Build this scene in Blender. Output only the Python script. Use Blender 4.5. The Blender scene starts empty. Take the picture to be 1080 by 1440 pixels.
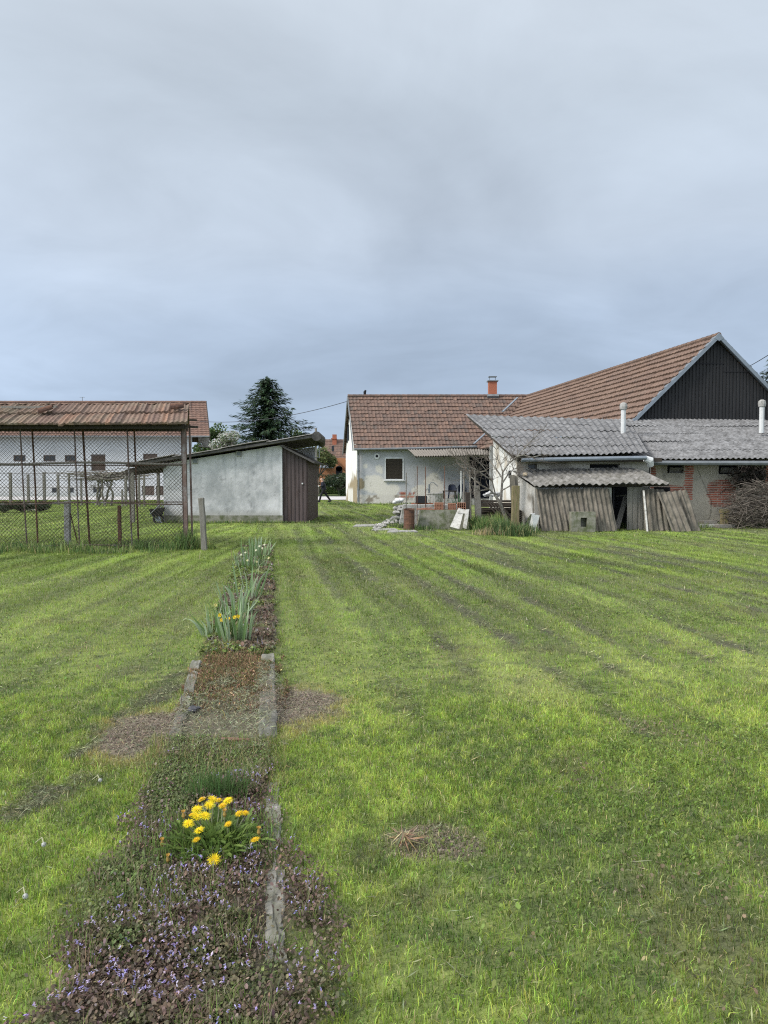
EXPO = 0.45; SUNE = 2.7; GD = 1.15; BACKB = 1.15; GLOW = 1.2
SKYSTOPS = [(0.0, (.36, .45, .57)), (.10, (.343, .43, .562)), (.20, (.355, .432, .548)), (.30, (.402, .464, .55)), (.42, (.43, .49, .562)), (.52, (.462, .517, .582)), (.7, (.57, .59, .64)), (1.0, (.80, .83, .87))]
import bpy, math, random
import numpy as np
from mathutils import Vector, Matrix, noise as mnoise
R = math.radians
rng = np.random.default_rng(7)
rnd = random.Random(11)
SC = bpy.context.scene
COL = SC.collection

# ------------------------------------------------------------------ camera geometry (used to survey the place)
CAMH = 1.5
F = 1080.0
TH = math.atan(44 / 1080)
def P(px, py, Y):
    u = (px - 540) / F; v = (720 - py) / F
    t = Y / (math.cos(TH) + v * math.sin(TH))
    return Vector((u * t, Y, CAMH + t * (v * math.cos(TH) - math.sin(TH))))
def G(px, py):
    u = (px - 540) / F; v = (720 - py) / F
    t = CAMH / (math.sin(TH) - v * math.cos(TH))
    return Vector((u * t, t * (math.cos(TH) + v * math.sin(TH)), 0.0))
def X_(px, Y): return P(px, 700, Y).x
def Z_(py, Y): return P(540, py, Y).z

# ------------------------------------------------------------------ numpy noise
def _h(i, j, s):
    n = np.sin(i * 127.1 + j * 311.7 + s * 74.7) * 43758.5453
    return n - np.floor(n)
def vn(x, y, s=0):
    x = np.asarray(x, float); y = np.asarray(y, float)
    i = np.floor(x); j = np.floor(y); a = x - i; b = y - j
    a = a * a * (3 - 2 * a); b = b * b * (3 - 2 * b)
    return (_h(i, j, s) * (1 - a) + _h(i + 1, j, s) * a) * (1 - b) + (_h(i, j + 1, s) * (1 - a) + _h(i + 1, j + 1, s) * a) * b
def fbm(x, y, s=0, o=4):
    r = 0; A = 1; W = 0
    for k in range(o):
        r = r + A * vn(x * 2 ** k + 17.3 * k, y * 2 ** k - 9.1 * k, s + k); W += A; A *= .55
    return r / W
def sst(a, b, x): 
    t = np.clip((x - a) / (b - a), 0, 1); return t * t * (3 - 2 * t)
def mixc(a, b, m):
    return a * (1 - m[..., None]) + np.asarray(b, float) * m[..., None]

# ------------------------------------------------------------------ materials
def pm(name, col=(.5, .5, .5), rough=.8, var=.25, scale=6., bump=.25, bscale=40., attr=False, metal=0., spec=.3, second=None, sscale=3., sthr=(.5, .62), stretch=(1, 1, 1), bdist=.01):
    m = bpy.data.materials.new(name); m.use_nodes = True
    nt = m.node_tree; N = nt.nodes; L = nt.links
    b = N['Principled BSDF']
    b.inputs['Roughness'].default_value = rough; b.inputs['Metallic'].default_value = metal
    b.inputs['Specular IOR Level'].default_value = spec
    tc = N.new('ShaderNodeTexCoord'); mp = N.new('ShaderNodeMapping'); mp.inputs['Scale'].default_value = stretch
    L.new(tc.outputs['Object'], mp.inputs['Vector'])
    n1 = N.new('ShaderNodeTexNoise'); n1.inputs['Scale'].default_value = scale; n1.inputs['Detail'].default_value = 8; n1.inputs['Roughness'].default_value = .65
    L.new(mp.outputs[0], n1.inputs['Vector'])
    mr = N.new('ShaderNodeMapRange'); mr.inputs['From Min'].default_value = .25; mr.inputs['From Max'].default_value = .75
    mr.inputs['To Min'].default_value = 1 - var; mr.inputs['To Max'].default_value = 1 + var
    L.new(n1.outputs['Fac'], mr.inputs['Value'])
    if attr:
        at = N.new('ShaderNodeAttribute'); at.attribute_name = 'Col'; src = at.outputs['Color']
    else:
        rgb = N.new('ShaderNodeRGB'); rgb.outputs[0].default_value = (*col, 1); src = rgb.outputs[0]
    if second is not None:
        n3 = N.new('ShaderNodeTexNoise'); n3.inputs['Scale'].default_value = sscale; n3.inputs['Detail'].default_value = 9; n3.inputs['Roughness'].default_value = .7
        L.new(mp.outputs[0], n3.inputs['Vector'])
        m3 = N.new('ShaderNodeMapRange'); m3.inputs['From Min'].default_value = sthr[0]; m3.inputs['From Max'].default_value = sthr[1]
        L.new(n3.outputs['Fac'], m3.inputs['Value'])
        mx0 = N.new('ShaderNodeMix'); mx0.data_type = 'RGBA'
        L.new(m3.outputs[0], mx0.inputs[0]); L.new(src, mx0.inputs[6]); mx0.inputs[7].default_value = (*second, 1); src = mx0.outputs[2]
    mx = N.new('ShaderNodeVectorMath'); mx.operation = 'SCALE'
    L.new(src, mx.inputs[0]); L.new(mr.outputs[0], mx.inputs['Scale'])
    L.new(mx.outputs[0], b.inputs['Base Color'])
    if bump:
        n2 = N.new('ShaderNodeTexNoise'); n2.inputs['Scale'].default_value = bscale; n2.inputs['Detail'].default_value = 6
        L.new(mp.outputs[0], n2.inputs['Vector'])
        bp = N.new('ShaderNodeBump'); bp.inputs['Strength'].default_value = bump; bp.inputs['Distance'].default_value = bdist
        L.new(n2.outputs['Fac'], bp.inputs['Height']); L.new(bp.outputs[0], b.inputs['Normal'])
    return m
def leafmat(name, trans=.42, rough=.6, spec=.25):
    m = bpy.data.materials.new(name); m.use_nodes = True
    nt = m.node_tree; N = nt.nodes; L = nt.links
    b = N['Principled BSDF']; b.inputs['Roughness'].default_value = rough; b.inputs['Specular IOR Level'].default_value = spec
    at = N.new('ShaderNodeAttribute'); at.attribute_name = 'Col'
    L.new(at.outputs['Color'], b.inputs['Base Color'])
    tr = N.new('ShaderNodeBsdfTranslucent'); L.new(at.outputs['Color'], tr.inputs['Color'])
    mx = N.new('ShaderNodeMixShader'); mx.inputs[0].default_value = trans
    L.new(b.outputs[0], mx.inputs[1]); L.new(tr.outputs[0], mx.inputs[2])
    L.new(mx.outputs[0], N['Material Output'].inputs['Surface'])
    return m
def tilemat(name, cols, moss=(.10, .09, .06), mossamt=(.52, .72), dirt=.5):
    """roof tiles: UV map cell = one tile, white noise picks its shade"""
    m = bpy.data.materials.new(name); m.use_nodes = True
    nt = m.node_tree; N = nt.nodes; L = nt.links
    b = N['Principled BSDF']; b.inputs['Roughness'].default_value = .85; b.inputs['Specular IOR Level'].default_value = .2
    uv = N.new('ShaderNodeUVMap'); uv.uv_map = 'UVMap'
    fl = N.new('ShaderNodeVectorMath'); fl.operation = 'FLOOR'; L.new(uv.outputs[0], fl.inputs[0])
    wn = N.new('ShaderNodeTexWhiteNoise'); wn.noise_dimensions = '2D'; L.new(fl.outputs[0], wn.inputs['Vector'])
    cr = N.new('ShaderNodeValToRGB'); cr.color_ramp.elements[0].color = (*cols[0], 1); cr.color_ramp.elements[1].color = (*cols[-1], 1)
    for k, c in enumerate(cols[1:-1]):
        e = cr.color_ramp.elements.new((k + 1) / (len(cols) - 1)); e.color = (*c, 1)
    L.new(wn.outputs['Value'], cr.inputs[0])
    tc = N.new('ShaderNodeTexCoord')
    n1 = N.new('ShaderNodeTexNoise'); n1.inputs['Scale'].default_value = .9; n1.inputs['Detail'].default_value = 10; n1.inputs['Roughness'].default_value = .7
    L.new(tc.outputs['Object'], n1.inputs['Vector'])
    mr = N.new('ShaderNodeMapRange'); mr.inputs['From Min'].default_value = mossamt[0]; mr.inputs['From Max'].default_value = mossamt[1]; mr.inputs['To Max'].default_value = .8
    L.new(n1.outputs['Fac'], mr.inputs['Value'])
    mx = N.new('ShaderNodeMix'); mx.data_type = 'RGBA'; L.new(mr.outputs[0], mx.inputs[0]); L.new(cr.outputs[0], mx.inputs[6]); mx.inputs[7].default_value = (*moss, 1)
    n2 = N.new('ShaderNodeTexNoise'); n2.inputs['Scale'].default_value = 14; n2.inputs['Detail'].default_value = 8; L.new(tc.outputs['Object'], n2.inputs['Vector'])
    m2 = N.new('ShaderNodeMapRange'); m2.inputs['From Min'].default_value = .3; m2.inputs['From Max'].default_value = .7; m2.inputs['To Min'].default_value = .7; m2.inputs['To Max'].default_value = 1.3
    L.new(n2.outputs['Fac'], m2.inputs['Value'])
    sc = N.new('ShaderNodeVectorMath'); sc.operation = 'SCALE'; L.new(mx.outputs[2], sc.inputs[0]); L.new(m2.outputs[0], sc.inputs['Scale'])
    L.new(sc.outputs[0], b.inputs['Base Color'])
    bp = N.new('ShaderNodeBump'); bp.inputs['Strength'].default_value = .3; bp.inputs['Distance'].default_value = .02; L.new(n2.outputs['Fac'], bp.inputs['Height']); L.new(bp.outputs[0], b.inputs['Normal'])
    return m

M = {}
M['attr_wall'] = pm('plaster', attr=True, rough=.9, var=.10, scale=9, bump=.35, bscale=60, bdist=.01)
M['attr'] = pm('vertex_tinted', attr=True, rough=.85, var=.18, scale=30, bump=.3, bscale=120, bdist=.004)
M['leaf'] = leafmat('leaf')
M['petal'] = leafmat('petal', trans=.25)
M['concrete'] = pm('concrete', (.30, .29, .27), var=.3, scale=7, bump=.5, bscale=70, second=(.13, .13, .10), sscale=5)
M['mossy_concrete'] = pm('mossy_concrete', (.21, .20, .16), var=.3, scale=6, bump=.5, bscale=60, second=(.085, .095, .045), sscale=4, sthr=(.42, .6))
M['fibre'] = pm('fibre_cement', (.16, .158, .157), rough=.9, var=.55, scale=3.2, bump=.4, bscale=50, second=(.075, .072, .068), sscale=7, sthr=(.46, .66))
M['sheet_old'] = pm('old_sheet', (.15, .13, .102), rough=.9, var=.45, scale=4, bump=.5, bscale=50, second=(.07, .065, .05), sscale=5, sthr=(.42, .64), stretch=(1, 1, .5))
M['fibre_old'] = pm('old_fibre_cement', (.19, .18, .165), rough=.9, var=.45, scale=4, bump=.5, bscale=50, second=(.085, .08, .065), sscale=5, sthr=(.42, .64), stretch=(1, 1, .5))
M['black_sheet'] = pm('dark_sheet_metal', (.020, .0195, .020), rough=.65, var=.4, scale=2.5, bump=.05, stretch=(2, 2, .3), spec=.2)
M['brown_sheet'] = pm('brown_sheet_metal', (.075, .055, .052), rough=.6, var=.35, scale=2.5, bump=.08, stretch=(3, 3, .3), second=(.055, .035, .03), sscale=2)
M['zinc'] = pm('zinc', (.18, .205, .23), rough=.5, var=.2, scale=4, bump=.05, metal=.3)
M['zinc_dark'] = pm('dull_zinc', (.15, .16, .165), rough=.6, var=.25, scale=4, bump=.05, metal=.2)
M['white_pipe'] = pm('white_pipe', (.50, .50, .485), rough=.6, var=.12, scale=6, bump=.1)
M['dark'] = pm('dark_interior', (.012, .012, .014), rough=.9, var=.2, bump=0)
M['dark_wood'] = pm('dark_wood', (.045, .036, .028), rough=.85, var=.4, scale=5, bump=.4, stretch=(6, 6, 1))
M['grey_wood'] = pm('weathered_wood', (.20, .185, .16), rough=.9, var=.4, scale=4, bump=.6, bscale=40, stretch=(8, 8, .8), second=(.10, .09, .07), sscale=4)
M['moss_wood'] = pm('mossy_wood', (.17, .135, .075), rough=.9, var=.4, scale=4, bump=.7, bscale=40, stretch=(8, 8, .8), second=(.09, .10, .03), sscale=3)
M['bark'] = pm('bark', (.16, .14, .115), rough=.9, var=.45, scale=12, bump=.6, bscale=50, second=(.27, .26, .22), sscale=7)
M['twig'] = pm('twig', (.125, .105, .085), rough=.9, var=.4, scale=15, bump=.3)
M['rust'] = pm('rust', (.115, .058, .036), rough=.9, var=.45, scale=9, bump=.5, bscale=60, second=(.06, .035, .028), sscale=6)
M['rust_pipe'] = pm('rusty_pipe', (.125, .085, .07), rough=.85, var=.4, scale=8, bump=.3, second=(.21, .20, .19), sscale=3, stretch=(1, 1, .6))
M['wire'] = pm('galvanised_wire', (.085, .066, .05), rough=.7, var=.3, scale=2, bump=0)
M['cable'] = pm('cable', (.03, .03, .034), rough=.7, bump=0)
M['brick'] = pm('brick_red', (.30, .105, .06), rough=.9, var=.4, scale=14, bump=.5)
M['clay'] = pm('clay_block', (.25, .12, .075), rough=.85, var=.3, scale=14, bump=.4, bscale=80)
M['white_paint'] = pm('white_paint', (.55, .55, .535), rough=.7, var=.18, scale=7, bump=.2)
M['white_board'] = pm('white_board', (.44, .425, .385), rough=.8, var=.2, scale=6, bump=.3, second=(.22, .205, .175), sscale=7, sthr=(.48, .64))
M['glass_dark'] = pm('dark_glass', (.02, .022, .026), rough=.25, var=.3, bump=0, spec=.5)
M['shutter'] = pm('brown_shutter', (.085, .06, .048), rough=.7, var=.25, scale=5, bump=.2, stretch=(1, 1, 8))
M['blue_plastic'] = pm('dark_blue_plastic', (.016, .022, .042), rough=.5, var=.15, bump=0)
M['black_plastic'] = pm('black_plastic', (.015, .015, .018), rough=.55, var=.15, bump=0)
M['skin'] = pm('skin', (.48, .29, .21), rough=.6, var=.08, bump=0)
M['navy'] = pm('navy_cloth', (.014, .016, .026), rough=.9, var=.2, bump=.2)
M['black_cloth'] = pm('black_cloth', (.013, .013, .016), rough=.9, var=.2, bump=.2)
M['hair'] = pm('grey_hair', (.22, .20, .18), rough=.8, bump=0)
M['paper'] = pm('pale_paper', (.7, .7, .68), rough=.8, bump=0)
M['car_white'] = pm('white_car_paint', (.62, .64, .67), rough=.3, var=.05, bump=0, spec=.5)
M['rubber'] = pm('rubber', (.02, .02, .02), rough=.8, bump=0)
M['roadmat'] = pm('pale_road', (.47, .45, .43), rough=.95, var=.15, scale=1.5, bump=.3)
M['roof_dark'] = pm('dark_roofing', (.085, .078, .072), rough=.9, var=.4, scale=4, bump=.5, second=(.045, .042, .04), sscale=3)
M['tile_house'] = tilemat('tiles_house', [(.105, .074, .06), (.145, .094, .072), (.122, .082, .066), (.17, .108, .08), (.098, .075, .064)], moss=(.085, .075, .062))
M['tile_barn'] = tilemat('tiles_barn', [(.128, .086, .066), (.155, .102, .076), (.14, .092, .07), (.17, .114, .085), (.118, .082, .066)], moss=(.13, .098, .076), mossamt=(.55, .8))
M['tile_far'] = tilemat('tiles_far', [(.14, .085, .066), (.165, .10, .076), (.125, .08, .064), (.185, .11, .08)], moss=(.16, .11, .085), mossamt=(.5, .75))
M['tile_run'] = tilemat('tiles_run', [(.12, .078, .062), (.175, .118, .088), (.14, .10, .078), (.21, .125, .085), (.105, .078, .065)], moss=(.17, .145, .10), mossamt=(.48, .68))
M['soil'] = pm('soil', attr=True, rough=.95, var=.35, scale=14, bump=.6, bscale=50, bdist=.02)

# ------------------------------------------------------------------ mesh builder
def wloc(o):
    v = Vector((0, 0, 0))
    while o is not None:
        v += o.location; o = o.parent
    return v
class MB:
    def __init__(s): s.v = []; s.f = []; s.c = []; s.n = 0; s.uv = []; s.has_uv = False
    def add(s, verts, faces, col=None, uvs=None):
        verts = np.asarray(verts, float).reshape(-1, 3); k = len(verts)
        s.v.append(verts)
        s.f.extend([tuple(int(i) + s.n for i in f) for f in faces]); s.n += k
        if col is None: col = np.ones((k, 3)) * .5
        col = np.asarray(col, float)
        if col.ndim == 1: col = np.tile(col, (k, 1))
        s.c.append(col)
        if uvs is not None: s.has_uv = True; s.uv.append(np.asarray(uvs, float))
        else: s.uv.append(np.zeros((k, 2)))
    def build(s, name, mat, parent=None, origin=None, smooth=False, solid=0, bevel=0):
        V = np.concatenate(s.v) if s.v else np.zeros((0, 3))
        off = wloc(parent) if parent is not None else (Vector(origin) if origin is not None else Vector((0, 0, 0)))
        V = V - np.array(off)
        me = bpy.data.meshes.new(name); me.from_pydata(V.tolist(), [], s.f); 
        C = np.concatenate(s.c) if s.c else np.zeros((0, 3))
        a = me.attributes.new('Col', 'FLOAT_COLOR', 'POINT')
        a.data.foreach_set('color', np.concatenate([C, np.ones((len(C), 1))], 1).ravel())
        if s.has_uv:
            U = np.concatenate(s.uv); ul = me.uv_layers.new(name='UVMap')
            li = np.zeros(len(me.loops), int); me.loops.foreach_get('vertex_index', li)
            ul.data.foreach_set('uv', U[li].ravel())
        if smooth: me.polygons.foreach_set('use_smooth', [True] * len(me.polygons))
        me.materials.append(M[mat] if isinstance(mat, str) else mat); me.update()
        o = bpy.data.objects.new(name, me); COL.objects.link(o)
        if parent is not None: o.parent = parent
        else: o.location = off
        if bevel:
            b = o.modifiers.new('edge', 'BEVEL'); b.width = bevel; b.segments = 2; b.limit_method = 'ANGLE'
        if solid:
            q = o.modifiers.new('thick', 'SOLIDIFY'); q.thickness = solid; q.offset = 0
        return o
BOXF = [(0, 3, 2, 1), (4, 5, 6, 7), (0, 1, 5, 4), (1, 2, 6, 5), (2, 3, 7, 6), (3, 0, 4, 7)]
def box(mb, c, s, rz=0, rx=0, ry=0, col=None, jit=0):
    h = np.array(s) / 2
    v = np.array([(-1, -1, -1), (1, -1, -1), (1, 1, -1), (-1, 1, -1), (-1, -1, 1), (1, -1, 1), (1, 1, 1), (-1, 1, 1)]) * h
    m = np.array((Matrix.Rotation(rz, 3, 'Z') @ Matrix.Rotation(ry, 3, 'Y') @ Matrix.Rotation(rx, 3, 'X')))
    v = v @ m.T + np.array(c)
    if jit: v = v + rng.uniform(-jit, jit, v.shape)
    mb.add(v, BOXF, col)
def hexa(mb, bottom, top, col=None):
    """solid between two quads (4 points each, same winding, ccw seen from top)"""
    mb.add([*bottom, *top], BOXF, col)
def slab(mb, quad, t, col=None):
    """quad A,B,C,D ccw seen from outside; thickness t inward"""
    q = np.array([tuple(p) for p in quad], float)
    n = np.cross(q[1] - q[0], q[3] - q[0]); n /= np.linalg.norm(n)
    hexa(mb, q - n * t, q, col)
def beam(mb, p0, p1, w, h, col=None):
    p0 = Vector(p0); p1 = Vector(p1); d = (p1 - p0); L = d.length; d.normalize()
    up = Vector((0, 0, 1)) if abs(d.z) < .95 else Vector((0, 1, 0))
    sx = d.cross(up).normalized(); sz = sx.cross(d)
    v = []
    for p in (p0, p1):
        for a, b in ((-1, -1), (1, -1), (1, 1), (-1, 1)): v.append(p + sx * a * w / 2 + sz * b * h / 2)
    mb.add([tuple(q) for q in v], [(0, 1, 2, 3), (7, 6, 5, 4), (0, 4, 5, 1), (1, 5, 6, 2), (2, 6, 7, 3), (3, 7, 4, 0)], col)
def tube(mb, pts, rad, n=6, cap=True, col=None, open_end=False):
    pts = [Vector(p) for p in pts]; k = len(pts)
    if not hasattr(rad, '__len__'): rad = [rad] * k
    V = []; Fc = []
    prev = None
    for i, p in enumerate(pts):
        d = (pts[min(i + 1, k - 1)] - pts[max(i - 1, 0)])
        if d.length < 1e-9: d = Vector((0, 0, 1))
        d.normalize()
        if prev is None:
            a = d.cross(Vector((0, 0, 1)) if abs(d.z) < .9 else Vector((1, 0, 0))).normalized()
        else:
            a = (prev - d * prev.dot(d))
            a = a.normalized() if a.length > 1e-6 else d.orthogonal().normalized()
        prev = a; b = d.cross(a)
        for j in range(n):
            t = 2 * math.pi * j / n
            V.append(tuple(p + (a * math.cos(t) + b * math.sin(t)) * rad[i]))
    for i in range(k - 1):
        for j in range(n):
            q = (j + 1) % n
            Fc.append((i * n + j, i * n + q, (i + 1) * n + q, (i + 1) * n + j))
    if cap:
        Fc.append(tuple(range(n - 1, -1, -1))); Fc.append(tuple((k - 1) * n + j for j in range(n)))
    mb.add(V, Fc, col)
def gridfaces(nu, nv):
    i = np.arange(nu - 1)[:, None] * nv + np.arange(nv - 1)[None, :]
    i = i.ravel()
    return np.stack([i, i + nv, i + nv + 1, i + 1], 1)
def bil(q, u, v):
    A, B, C, D = [np.array(tuple(p)) for p in q]
    u = u[..., None]; v = v[..., None]
    return A * (1 - u) * (1 - v) + B * u * (1 - v) + C * u * v + D * (1 - u) * v
def qn(q):
    A, B, C, D = [np.array(tuple(p)) for p in q]
    n = np.cross(B - A, D - A); return n / np.linalg.norm(n)
def corr(mb, q, pitch=.177, amp=.025, courses=1, lift=.012, seg=8, sag=0, jit=0, seed=0):
    """corrugated sheeting on quad A(eave left) B(eave right) C D; ribs run A->D"""
    W = np.linalg.norm(np.array(tuple(q[1])) - np.array(tuple(q[0]))); n = qn(q)
    nu = max(8, int(W / pitch * seg)) + 1
    u = np.linspace(0, 1, nu)
    for k in range(courses):
        v = np.linspace(max(0, k / courses - .012 * (k > 0)), (k + 1) / courses, 5)
        uu, vv = np.meshgrid(u, v, indexing='ij')
        p = bil(q, uu, vv)
        loc = 1 - (vv * courses - k)
        wv = np.sin(2 * math.pi * uu * W / pitch)
        wv = np.sign(wv) * np.abs(wv) ** .8
        off = amp * wv + lift * loc + jit * (vn(uu * 6 + k * 9, vv * 3, seed) - .5)
        p = p + n * off[..., None]
        p[..., 2] -= sag * np.sin(math.pi * uu)
        mb.add(p.reshape(-1, 3), gridfaces(nu, 5))
def tiles(mb, q, n=13, tw=.25, lift=.04, amp=.012, wob=.012, seed=0):
    W = np.linalg.norm(np.array(tuple(q[1])) - np.array(tuple(q[0]))); N = qn(q)
    nt = max(2, int(round(W / tw))); seg = 6; nu = nt * seg + 1
    u = np.linspace(0, 1, nu)
    for k in range(n):
        vs = np.array([k / n, k / n, (k + .5) / n, (k + 1.06) / n])
        uu, vv = np.meshgrid(u, vs, indexing='ij')
        ti = np.floor(uu * nt - 1e-6)
        HS = np.linalg.norm(np.array(tuple(q[3])) - np.array(tuple(q[0])))
        slip = ((_h(ti, k + 0 * ti, seed + 3) - .5) * .03 + (_h(ti, k + 0 * ti, seed + 5) > .985) * .09 + .03 * (vn(uu * W * .5, 0 * uu + k, seed + 9) - .5)) / HS
        p = bil(q, uu, vv - slip * (np.arange(4) < 3)[None, :])
        p = p + N * (.05 * (fbm(uu * W * .22, vv * 2 + k * 0, seed + 11, 2) - .5))[..., None]
        ph = (uu * nt) % 1.0
        prof = amp * np.cos(2 * math.pi * ph)
        jit = (_h(ti, k + 0 * ti, seed) - .5) * wob
        lf = np.array([-.02, lift, lift * .55, 0.0])[None, :]
        off = np.where(lf < 0, 0, lf + prof + jit)
        p = p + N * off[..., None]
        uvs = np.stack([np.clip(uu * nt, 0, nt - .001), np.full_like(uu, k + .5)], -1).reshape(-1, 2)
        mb.add(p.reshape(-1, 3), gridfaces(nu, 4), uvs=uvs)
    mb.has_uv = True
def ridge(mb, a, b, r=.11, L=.38):
    a = Vector(a); b = Vector(b); D = b - a; n = max(1, int(D.length / L))
    for i in range(n):
        p0 = a + D * (i / n); p1 = a + D * ((i + 1.08) / n)
        k = mb.n
        tube(mb, [p0, p1], [r * 1.08, r * .95], n=8)
        mb.uv[-1] = np.tile(np.array([[i + .5, 90.5]]), (len(mb.uv[-1]), 1))
    mb.has_uv = True
def wallgrid(mb, O, U, W, hfn, res, colfn, holes=(), depth=.15, N=None):
    """plaster wall from O along unit U, holes = (u0,v0,u1,v1) in metres"""
    O = np.array(tuple(O)); U = np.array(tuple(U)); 
    N = np.array(N) if N is not None else np.cross(U, [0, 0, 1.])
    us = set(np.linspace(0, W, max(2, int(W / res) + 1)).round(4)); 
    H = max(float(hfn(x)) for x in np.linspace(0, W, 9)) if callable(hfn) else hfn
    vs = set(np.linspace(0, H, max(2, int(H / res) + 1)).round(4))
    for h in holes:
        us |= {round(h[0], 4), round(h[2], 4)}; vs |= {round(h[1], 4), round(h[3], 4)}
    us = np.array(sorted(us)); vs = np.array(sorted(vs))
    uu, vv = np.meshgrid(us, vs, indexing='ij')
    hh = np.vectorize(hfn)(uu) if callable(hfn) else np.full_like(uu, H)
    z = vv / H * hh if callable(hfn) else vv
    p = O + U * uu[..., None]; p[..., 2] += z
    fc = gridfaces(len(us), len(vs))
    cu = (us[:-1] + us[1:])[:, None] / 2 + 0 * vs[None, :-1]; cv = (vs[:-1] + vs[1:])[None, :] / 2 + 0 * us[:-1, None]
    keep = np.ones(cu.shape, bool)
    for h in holes: keep &= ~((cu > h[0]) & (cu < h[2]) & (cv > h[1]) & (cv < h[3]))
    C = colfn(uu, z).reshape(-1, 3)
    mb.add(p.reshape(-1, 3), fc[keep.ravel()], C)
    for h in holes:
        a = O + U * h[0] + np.array([0, 0, h[1]]); b = O + U * h[2] + np.array([0, 0, h[1]])
        c = O + U * h[2] + np.array([0, 0, h[3]]); d = O + U * h[0] + np.array([0, 0, h[3]])
        back = [x - N * depth for x in (a, b, c, d)]
        mb.add([a, b, c, d, *back], [(0, 1, 5, 4), (1, 2, 6, 5), (2, 3, 7, 6), (3, 0, 4, 7)], colfn(np.array([h[0]]), np.array([h[1]])).reshape(-1, 3)[0] * .95)

# ------------------------------------------------------------------ things
def tag(o, label=None, cat=None, group=None, kind=None):
    if label: o['label'] = label
    if cat: o['category'] = cat
    if group: o['group'] = group
    if kind: o['kind'] = kind
    return o
def thing(name, label, cat, loc=(0, 0, 0), group=None):
    o = bpy.data.objects.new(name, None); COL.objects.link(o); o.location = loc; o.empty_display_size = .2
    return tag(o, label, cat, group)
def copy_tree(o, parent=None):
    c = o.copy(); COL.objects.link(c)
    if parent is not None: c.parent = parent
    for ch in list(o.children): copy_tree(ch, c)
    return c

def np_mesh(name, verts, loops, starts, cols, mat, kind=None, parent=None):
    me = bpy.data.meshes.new(name)
    me.vertices.add(len(verts)); me.vertices.foreach_set('co', np.asarray(verts, np.float32).ravel())
    me.loops.add(len(loops)); me.loops.foreach_set('vertex_index', np.asarray(loops, np.int32))
    me.polygons.add(len(starts)); me.polygons.foreach_set('loop_start', np.asarray(starts, np.int32))
    a = me.attributes.new('Col', 'FLOAT_COLOR', 'POINT')
    a.data.foreach_set('color', np.concatenate([cols, np.ones((len(cols), 1))], 1).astype(np.float32).ravel())
    me.update(calc_edges=True); me.validate()
    me.materials.append(M[mat])
    o = bpy.data.objects.new(name, me); COL.objects.link(o)
    if parent is not None: o.parent = parent
    if kind: o['kind'] = kind
    return o
class Blades:
    """numpy grass / leaf batches collected into one mesh"""
    def __init__(s): s.V = []; s.L = []; s.S = []; s.C = []; s.nv = 0; s.nl = 0
    def _push(s, V, polys, C):
        # V (n,k,3); polys list of index tuples in 0..k-1 ; C (n,k,3)
        n, k, _ = V.shape
        base = s.nv + np.arange(n)[:, None] * k
        per = sum(len(p) for p in polys)
        lo = np.concatenate([base + np.array(p)[None, :] for p in polys], 1)
        st = s.nl + np.arange(n)[:, None] * per + np.cumsum([0] + [len(p) for p in polys])[:-1][None, :]
        s.V.append(V.reshape(-1, 3)); s.C.append(C.reshape(-1, 3)); s.L.append(lo.ravel()); s.S.append(st.ravel())
        s.nv += n * k; s.nl += n * per
    def grass(s, x, y, z, h, w, col, lean=.5, seg2=True, tipl=1.25, direction=None):
        n = len(x); a = rng.uniform(0, 2 * math.pi, n)
        la = rng.uniform(0, 2 * math.pi, n) if direction is None else direction + rng.normal(0, .6, n)
        ln = np.abs(rng.normal(0, lean, n)).clip(0, 1.6)
        dx, dy = np.cos(a), np.sin(a); lx, ly = np.cos(la) * np.sin(ln), np.sin(la) * np.sin(ln); lz = np.cos(ln)
        b = np.stack([x, y, z], 1); wd = np.stack([dx * w / 2, dy * w / 2, 0 * w], 1)
        mid = b + np.stack([lx * .35 * h, ly * .35 * h, (.5 + .1 * lz) * h], 1) * np.array([1, 1, 1])
        tip = b + np.stack([lx * h, ly * h, np.maximum(lz, .12) * h], 1)
        if seg2:
            V = np.stack([b - wd, b + wd, mid + wd * .75, mid - wd * .75, tip], 1)
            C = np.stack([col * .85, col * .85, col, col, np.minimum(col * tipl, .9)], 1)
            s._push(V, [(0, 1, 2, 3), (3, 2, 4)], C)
        else:
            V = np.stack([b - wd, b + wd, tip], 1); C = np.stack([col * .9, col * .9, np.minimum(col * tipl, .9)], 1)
            s._push(V, [(0, 1, 2)], C)
    def leaf(s, x, y, z, r, col, tilt=.5, el=1.0, sides=6, fold=.25):
        """small rounded leaves, tilted off horizontal; el elongation"""
        n = len(x); a = rng.uniform(0, 2 * math.pi, n); t = rng.normal(0, tilt, n); t2 = rng.normal(0, tilt, n)
        V = np.zeros((n, sides, 3)); 
        ca, sa = np.cos(a), np.sin(a)
        for k in range(sides):
            q = 2 * math.pi * k / sides
            px = math.cos(q) * r * el; py = math.sin(q) * r * (1.0 if k % 3 else .96); pz = px * np.sin(t) + py * np.sin(t2) + np.abs(py) * fold
            V[:, k, 0] = x + ca * px - sa * py; V[:, k, 1] = y + sa * px + ca * py; V[:, k, 2] = z + pz
        C = np.repeat(col[:, None, :], sides, 1)
        s._push(V, [tuple(range(sides))], C)
    def quad3(s, c, ax, bx, col):
        """free quads: centre c, half axes ax, bx (n,3)"""
        V = np.stack([c - ax, c - bx * .8 , c + ax, c + bx], 1)
        s._push(V, [(0, 1, 2, 3)], np.repeat(col[:, None, :], 4, 1))
    def build(s, name, mat, kind=None, parent=None, off=None):
        V = np.concatenate(s.V)
        if off is not None: V = V - np.array(tuple(off))
        return np_mesh(name, V, np.concatenate(s.L), np.concatenate(s.S), np.concatenate(s.C), mat, kind, parent)
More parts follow.
